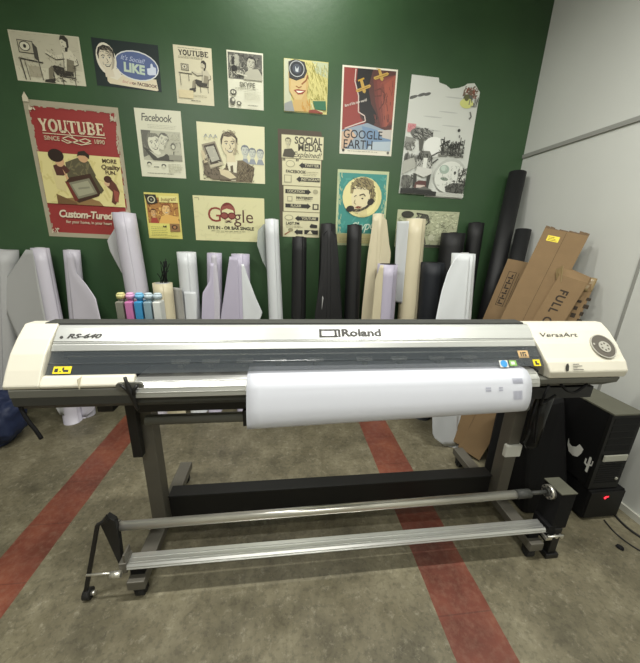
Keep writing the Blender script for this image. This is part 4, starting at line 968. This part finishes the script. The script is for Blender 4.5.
a.poly([(.31, .565), (.36, .53), (.60, .49), (.70, .62), (.66, .66), (.42, .72), (.38, .70)], '#3b261a'); a.poly([(.34, .57), (.58, .525), (.65, .64), (.42, .69)], '#7a7863'); a.poly([(.37, .582), (.56, .545), (.62, .63), (.43, .67)], '#97967d'); a.line([(.44, .61), (.57, .595)], .02, '#7e7d68')
a.poly([(.30, .56), (.34, .565), (.42, .70), (.38, .71)], '#6b2f25'); a.poly([(.60, .49), (.63, .485), (.73, .61), (.69, .64)], '#4f4a33')
a.poly([(.75, .52), (.80, .50), (.88, .56), (.91, .62), (.88, .68), (.84, .72), (.80, .70), (.83, .62), (.77, .58)], '#5b3325'); a.ell(.775, .555, .03, .035, '#c9a883'); a.ell(.79, .525, .045, .04, '#42261b'); a.poly([(.84, .60), (.90, .62), (.88, .70), (.84, .69)], '#8d4a3c')
for t_, v_, z_ in (('MORE', .39, .060), ('Quality', .435, .070), ('FUN.', .475, .058)): a.text(t_, .835, v_, z_, '#4a382a', bold=.03, shear=.2 if t_ == 'Quality' else 0)
a.text('Custom-Tured', .47, .815, .118, '#d9cdb4', bold=.035, shear=.25, xs=.92, spacing=.93); a.text('for your home, in your heart', .50, .875, .049, '#d3c6ac', bold=.02, shear=.1, xs=.92)
a.scrib(.05, .93, .14, .97, 10, '#c8bfa8', .012, .03); a.scrib(.05, .04, .12, .07, 8, '#c8bfa8', .012, .03)
a.poly([(.01, -.012), (.04, -.045), (.07, -.005), (.07, .02), (.01, .02)], '#c9c1aa', clip=False)
a.done('poster', 'large red and cream poster reading YOUTUBE and Custom-Tured with people around a television')
# 9 facebook
a = Art(-.968, 2.315, .346, .482, -.1, '#cfcfb8')
a.text('Facebook', .12, .125, .215, '#55564f', bold=.01, shear=.15, xs=.85, align='LEFT', spacing=.92); a.rows(.25, .22, .95, 3, .022, '#a9a995', .006)
a.rect(.09, .305, .95, .745, '#b0b09c'); a.poly([(.09, .305), (.30, .305), (.22, .50), (.34, .62), (.12, .70), (.09, .7)], '#66665c'); a.scrib(.09, .31, .95, .74, 60, '#8a8a7b', .008, .06)
a.head(.36, .50, .14, '#cfcfba', '#47473f', '#77776a', -12); a.head(.56, .44, .10, '#c8c8b3', '#4d4d45', '#63635a', 20)
a.poly([(.10, .56), (.20, .58), (.40, .70), (.62, .64), (.76, .745), (.30, .745)], '#4a4a42'); a.poly([(.22, .60), (.42, .66), (.60, .62), (.55, .67), (.40, .71)], '#b9b9a5')
a.ell(.77, .52, .055, .07, '#6b6b60'); a.ell(.77, .53, .035, .045, '#c3c3ae'); a.rect(.76, .60, .78, .66, '#5e5e54'); a.rect(.66, .65, .95, .73, '#8e8e7e')
for i in range(9): t = -.9 + i * .22; a.line([(.77 + .08 * math.sin(t), .46 - .05 * math.cos(t)), (.77 + .17 * math.sin(t), .46 - .13 * math.cos(t))], .010, '#c7c7b2')
a.ell(.20, .80, .05, .04, '#4b4b43'); a.ell(.20, .815, .035, .03, '#cfcfb8'); a.ell(.52, .82, .05, .035, '#4b4b43'); a.ell(.52, .835, .035, .03, '#cfcfb8'); a.rows(.30, .84, .42, 1, .02, '#4b4b43', .012); a.rows(.62, .79, .95, 7, .02, '#a7a793', .006); a.rows(.14, .94, .9, 1, .02, '#77776a', .007)
a.done('poster', 'pale sheet headed Facebook with a sketched woman talking to a small lamp figure')
# 10 man holding tv
a = Art(-.414, 2.279, .537, .427, -.5, '#d6d3b0')
for i, (x, y, r) in enumerate(((.70, .44, .055), (.81, .47, .050), (.93, .48, .050))):
    a.head(x, y, r, '#bcc0b4', '#6d747c', '#6d747c'); a.poly([(x - .06, .66), (x - .03, .57), (x + .03, .57), (x + .06, .66)], '#8d949a')
a.poly([(.30, .98), (.36, .78), (.52, .62), (.66, .60), (.84, .72), (.80, 1.0), (.30, 1.0)], '#71664f'); a.scrib(.40, .64, .84, .98, 110, '#4a4030', .008, .07, 2.0); a.scrib(.45, .66, .8, .98, 40, '#8f846a', .007, .06, 1.2)
a.poly([(.42, .66), (.50, .60), (.58, .62), (.55, .98), (.48, .98)], '#d8d4ba'); a.poly([(.47, .72), (.51, .70), (.52, .92), (.48, .96)], '#5a513f')
a.head(.47, .36, .115, '#d0c6a4', '#3d352a', '#4a4133', -4); a.scrib(.36, .10, .56, .20, 26, '#7d735c', .007, .07, .4); a.scrib(.52, .3, .60, .5, 14, '#8f8468', .006, .05, 1.5)
a.poly([(.06, .66), (.14, .58), (.32, .78), (.58, .84), (.56, .96), (.20, .98), (.08, .90)], '#6c6250'); a.poly([(.30, .78), (.44, .80), (.56, .92), (.46, .95), (.32, .88)], '#cabf9d'); a.poly([(.04, .48), (.12, .50), (.16, .66), (.08, .70)], '#c4b897'); a.scrib(.06, .6, .3, .97, 50, '#453c2e', .008, .06)
a.poly([(.06, .38), (.26, .31), (.37, .70), (.17, .80)], '#8b8470'); a.poly([(.09, .40), (.25, .345), (.34, .66), (.18, .73)], '#423b30'); a.poly([(.115, .425), (.235, .385), (.315, .62), (.195, .675)], '#a9a898'); a.scrib(.1, .4, .33, .7, 14, '#c9c6ad', .006, .06); a.line([(.17, .75), (.36, .68)], .04, '#b8b197')
for x in (.10, .17, .24): a.line([(x, .26), (x + .03, .20), (x + .05, .25)], .012, '#9aa0a0')
a.done('poster', 'cream poster of a suited man in a tie holding up a small television')
# 11 stacked signs
a = Art(.158, 2.055, .388, .863, 0, '#4b4233', shape=[(0, 0), (.93, 0), (.97, .06), (.95, .985), (.04, .985)])
def signsheet(v0, v1, u0, u1): a.rect(u0, v0, u1, v1, '#cdc9a6'); a.line([(u0, v0), (u1, v0), (u1, v1), (u0, v1), (u0, v0)], .008, '#8f8a6c')
signsheet(.045, .245, .08, .99); signsheet(.25, .49, .09, .95); signsheet(.495, .735, .12, .95); signsheet(.74, .985, .10, .95)
a.text('SOCIAL', .66, .090, .19, '#4f4b3d', bold=.03, xs=.93); a.text('MEDIA', .69, .150, .19, '#4f4b3d', bold=.03, xs=.93); a.text('Explained!', .63, .212, .15, '#55513f', bold=.01, shear=.35)
a.head(.22, .11, .06, '#bdb998', '#3f3c30', '#5b5746'); a.poly([(.10, .235), (.14, .17), (.30, .16), (.38, .20), (.34, .24)], '#4b483b')
def arrow(v, left, u0, u1, txt, h=.045):
    hd = .08
    pts = [(u0, v), (u0 + hd, v - h / 2 - .006), (u0 + hd, v - h / 2 + .004), (u1, v - h / 2 + .004), (u1, v + h / 2 - .004), (u0 + hd, v + h / 2 - .004), (u0 + hd, v + h / 2 + .006)]
    if not left: pts = [(u0 + u1 - x, y) for x, y in pts]
    a.poly(pts, '#2d2c27'); a.text(txt, (u0 + u1) / 2 + (.05 if left else -.05), v, .075, '#c9c5a4', bold=.02)
arrow(.305, True, .46, .93, 'TWITTER'); a.ell(.27, .295, .10, .07, '#9a967a'); a.ell(.27, .295, .085, .055, '#cdc9a6'); a.text('"', .13, .285, .2, '#4f4b3d', bold=.02); a.text('"', .42, .285, .2, '#4f4b3d', bold=.02); a.text('FACEBOOK', .17, .365, .085, '#3b382e', bold=.03, align='LEFT'); a.rows(.55, .36, .92, 3, .015, '#8f8a6c', .004)
arrow(.430, True, .40, .93, 'INSTAGRAM'); a.rect(.13, .395, .30, .465, '#9a967a'); a.rect(.15, .402, .28, .458, '#cdc9a6')
arrow(.545, False, .16, .74, 'LOCATION'); a.ell(.84, .54, .06, .05, '#a19d80'); a.rect(.20, .59, .32, .64, '#a19d80'); a.rect(.22, .598, .30, .632, '#cdc9a6'); a.text('PINTEREST', .40, .605, .080, '#3b382e', bold=.03, align='LEFT'); a.rows(.4, .625, .85, 1, .01, '#8f8a6c', .004)
arrow(.680, False, .16, .74, 'FLICKR'); a.rect(.78, .655, .92, .71, '#3a372d'); a.rect(.81, .665, .89, .70, '#c9c5a4')
arrow(.800, True, .38, .92, 'YOUTUBE'); a.ell(.24, .795, .10, .06, '#9a967a'); a.ell(.24, .795, .08, .045, '#cdc9a6'); a.text('LAST.FM', .17, .852, .085, '#3b382e', bold=.03, align='LEFT'); a.rows(.17, .875, .6, 2, .012, '#8f8a6c', .004); a.poly([(.72, .875), (.76, .85), (.90, .86), (.90, .89), (.74, .89)], '#2d2c27')
arrow(.935, True, .36, .56, ''); a.rect(.60, .912, .92, .955, '#2d2c27'); a.poly([(.66, .95), (.74, .915), (.80, .95)], '#c9c5a4'); a.line([(.14, .965), (.30, .92)], .025, '#8a5a3c'); a.ell(.28, .915, .06, .04, '#8f8a6c')
a.done('poster', 'narrow column of four stacked cream signs headed SOCIAL MEDIA Explained')
# 12 instagram
a = Art(-1.008, 1.771, .276, .366, .1, '#cdc46e')
a.rect(.04, .10, .96, .66, '#a5763e'); a.scrib(.04, .10, .96, .66, 50, '#6e3b24', .02, .10); a.scrib(.04, .10, .96, .66, 30, '#d8b465', .02, .08)
a.head(.60, .36, .12, '#d9b577', '#5a2f1d', '#7a4526'); a.poly([(.34, .66), (.44, .50), (.60, .46), (.90, .50), (.96, .66)], '#d3a95c'); a.head(.22, .44, .08, '#c9a06a', '#4a2a1b', '#4a2a1b'); a.poly([(.10, .66), (.16, .54), (.30, .54), (.36, .66)], '#9c4334')
a.poly([(0, .04), (.34, .04), (.38, .22), (.08, .26)], '#2e2a22'); a.ell(.20, .15, .11, .10, '#c9c5a4'); a.ell(.20, .15, .08, .075, '#26241f'); a.ell(.20, .15, .03, .03, '#8a8a7c')
a.rect(.42, .06, .97, .20, '#d6cf86'); a.text('Instagram!', .69, .135, .15, '#6a3f1e', bold=.01, shear=.35, xs=.72, rot=4)
a.rect(.04, .66, .66, .97, '#d0ca70'); a.rows(.10, .74, .62, 5, .04, '#7d7a3e', .010); a.poly([(.46, .70), (.50, .73), (.56, .70), (.56, .75), (.46, .75)], '#2e2a22'); a.rect(.66, .66, .96, .84, '#8b6a45'); a.ell(.80, .74, .09, .07, '#42301f'); a.ell(.80, .74, .045, .04, '#a5764e'); a.rows(.08, .93, .94, 1, .02, '#8a8748', .010)
a.done('poster', 'small yellow and brown sheet with a camera in its corner, beside the red poster')
# 13 google
a = Art(-.457, 1.765, .598, .366, -.1, '#cfcc9f')
a.scrib(.01, .02, .99, .98, 40, '#cac79a', .02, .12); a.line([(.02, .05), (.08, .05), (.08, .10)], .006, '#77745a')
import itertools
a.text('G', .285, .42, .29, '#8a3a30', bold=-.002); a.text('gle', .70, .44, .255, '#55322c', bold=-.002)
a.ell(.475, .33, .105, .125, '#6d2822'); a.ell(.475, .36, .085, .10, '#cfcc9f'); a.poly([(.375, .32), (.40, .22), (.50, .17), (.575, .25), (.58, .34), (.545, .29), (.46, .26), (.40, .30)], '#8b4a40')
a.ell(.425, .42, .060, .048, '#5e211d'); a.ell(.53, .42, .060, .048, '#5e211d'); a.line([(.45, .40), (.50, .40)], .014, '#5e211d'); a.ell(.425, .42, .043, .033, '#84453c'); a.ell(.53, .42, .043, .033, '#84453c')
a.poly([(.42, .56), (.48, .53), (.54, .56), (.50, .575), (.48, .565), (.45, .58)], '#3f2320')
a.text('EYE IN - OR BAR SINGLE', .51, .70, .062, '#3c382c', bold=.04, xs=.98); a.rows(.23, .765, .85, 1, .02, '#77745a', .012); a.rows(.30, .80, .75, 1, .02, '#a19e7a', .008)
a.done('poster', 'wide cream poster reading Google, the letters made into red glasses and hair')
# 14 teal
a = Art(.714, 1.896, .464, .636, .4, '#b6bf96')
a.rect(.04, .04, .96, .83, '#3d8a82'); a.scrib(.04, .04, .96, .83, 70, '#4a978d', .03, .12); a.scrib(.02, .02, .10, .95, 40, '#9cb391', .02, .06, 1.5); a.scrib(.9, .02, .98, .85, 30, '#8fae90', .014, .06, 1.5); a.rect(.03, .84, .97, .97, '#b5ae7c'); a.rows(.08, .90, .92, 3, .022, '#8c875f', .006)
a.ell(.50, .345, .385, .365, '#d3cb8f'); a.ell(.46, .345, .35, .35, '#dcd49a')
a.poly([(.28, .36), (.30, .24), (.42, .18), (.58, .20), (.66, .32), (.60, .46), (.46, .56), (.34, .54)], '#d9cfa8'); a.poly([(.26, .30), (.26, .20), (.36, .11), (.54, .08), (.70, .13), (.74, .28), (.70, .40), (.64, .40), (.66, .28), (.56, .22), (.44, .22), (.34, .20), (.31, .30)], '#8f835c'); a.scrib(.27, .09, .74, .24, 60, '#4b4230', .010, .07, .6); a.scrib(.62, .2, .76, .4, 30, '#4b4230', .010, .06, 1.5)
a.line([(.44, .32), (.52, .30), (.56, .33)], .018, '#4b4230'); a.ell(.50, .36, .02, .014, '#3a3226', n=10); a.line([(.34, .34), (.38, .32)], .015, '#4b4230'); a.line([(.36, .38), (.34, .42), (.38, .44)], .012, '#7d7150'); a.poly([(.36, .48), (.42, .46), (.50, .47), (.44, .50)], '#7b3b2e')
a.ell(.67, .40, .075, .055, '#28241e', -40); a.ell(.27, .50, .08, .055, '#28241e', -15); a.line([(.32, .52), (.44, .52), (.58, .48), (.64, .44)], .045, '#3c362b'); a.scrib(.36, .48, .6, .56, 14, '#a39a70', .012, .05); a.poly([(.44, .56), (.60, .50), (.62, .58), (.48, .60)], '#cfc590')
a.text('Skype', .52, .735, .24, '#cfe0cf', bold=.004, shear=.45, xs=.95, rot=8, spacing=.9); a.line([(.24, .82), (.28, .76), (.40, .72)], .014, '#cfe0cf')
a.done('poster', 'teal poster with a woman on the telephone inside a yellow oval')
# 15 small bw
a = Art(1.359, 1.743, .606, .330, -.1, '#aeb293')
a.scrib(.0, .02, 1, 1, 120, '#8f947a', .010, .08); a.scrib(.55, .05, .98, .8, 60, '#cdd0b4', .012, .07); a.ell(.16, .12, .10, .05, '#33332c'); a.ell(.42, .20, .06, .05, '#4a4a41'); a.line([(.30, .08), (.48, .12), (.52, .30), (.46, .40)], .020, '#3d3d35'); a.ell(.40, .55, .05, .06, '#6a6a5c'); a.line([(.45, .6), (.50, .9)], .02, '#4b4b42'); a.scrib(.3, .1, .6, .95, 50, '#55554a', .009, .06); a.ell(.58, .72, .045, .05, '#c4c6ac'); a.scrib(.7, .3, 1, .95, 40, '#6f7260', .009, .07); a.rect(.08, .92, .95, .99, '#3f4038')
a.done('poster', 'small sketchy black-and-white sheet below the largest poster, partly behind the rolls')

# ------------------------------------------------------------------ lights (fixtures above and beside the camera, plus an added fill)
def fixture(x0, x1, y, z, power, w=.10, name='tube_light', lab='', rx=0):
    T = thing(name, ((x0 + x1) / 2, y, z), lab, 'lamp')
    q = MB('fixture'); q.box(x0, x1, y - w / 2, y + w / 2, z, z + .04); q.build('housing', T)
    for xr in (x0 + .1, x1 - .1): q = MB('steel'); q.cyl((xr, y, z + .04), (xr, y, ZC), .004); q.build('suspension_rod', T)
    ld = bpy.data.lights.new(name, 'AREA'); ld.shape = 'RECTANGLE'; ld.size = (x1 - x0) * .96; ld.size_y = w; ld.energy = power; ld.color = (1, .985, .93)
    lo = bpy.data.objects.new('lamp', ld); C.collection.objects.link(lo); lo.parent = T; lo.location = (0, 0, -.01)
fixture(-1.75, -.55, .75, 3.35, 60, lab='left hanging tube light above the printer')
fixture(.55, 1.75, .75, 3.35, 60, lab='right hanging tube light above the printer')
fixture(-.35, .45, 2.35, 3.95, 34, lab='small tube light on the ceiling near the green wall')
fixture(-1.2, 1.2, -1.2, 3.35, 60, lab='added fill light built as a hanging tube light behind the camera')  # unseen lamp added behind the camera as soft fill
w = bpy.data.worlds.new('world'); w.use_nodes = True; C.world = w
w.node_tree.nodes['Background'].inputs[0].default_value = (.8, .9, 1, 1); w.node_tree.nodes['Background'].inputs[1].default_value = .05

# ------------------------------------------------------------------ camera
yaw, pitch, rl = (math.radians(v) for v in (7.17, 16.97, -1.87))
r = Vector((math.cos(yaw), -math.sin(yaw), 0)); fh = Vector((math.sin(yaw), math.cos(yaw), 0)); up = Vector((0, 0, 1))
fw = fh * math.cos(pitch) - up * math.sin(pitch); dn = -(up * math.cos(pitch) + fh * math.sin(pitch))
R3 = r * math.cos(rl) + dn * math.sin(rl); D3 = dn * math.cos(rl) - r * math.sin(rl)
cd = bpy.data.cameras.new('camera'); cd.sensor_fit = 'HORIZONTAL'; cd.sensor_width = 36; cd.lens = 36 * 308.5 / 640; cd.clip_start = .05
co = bpy.data.objects.new('camera', cd); C.collection.objects.link(co)
U3 = -D3; B3 = -fw
co.matrix_world = Matrix(((R3.x, U3.x, B3.x, 0), (R3.y, U3.y, B3.y, 0), (R3.z, U3.z, B3.z, 1.64), (0, 0, 0, 1)))
C.camera = co
C.view_settings.view_transform = 'Standard'; C.view_settings.look = 'None'; C.view_settings.exposure = -0.12; C.view_settings.gamma = 1
C.view_settings.use_curve_mapping = False
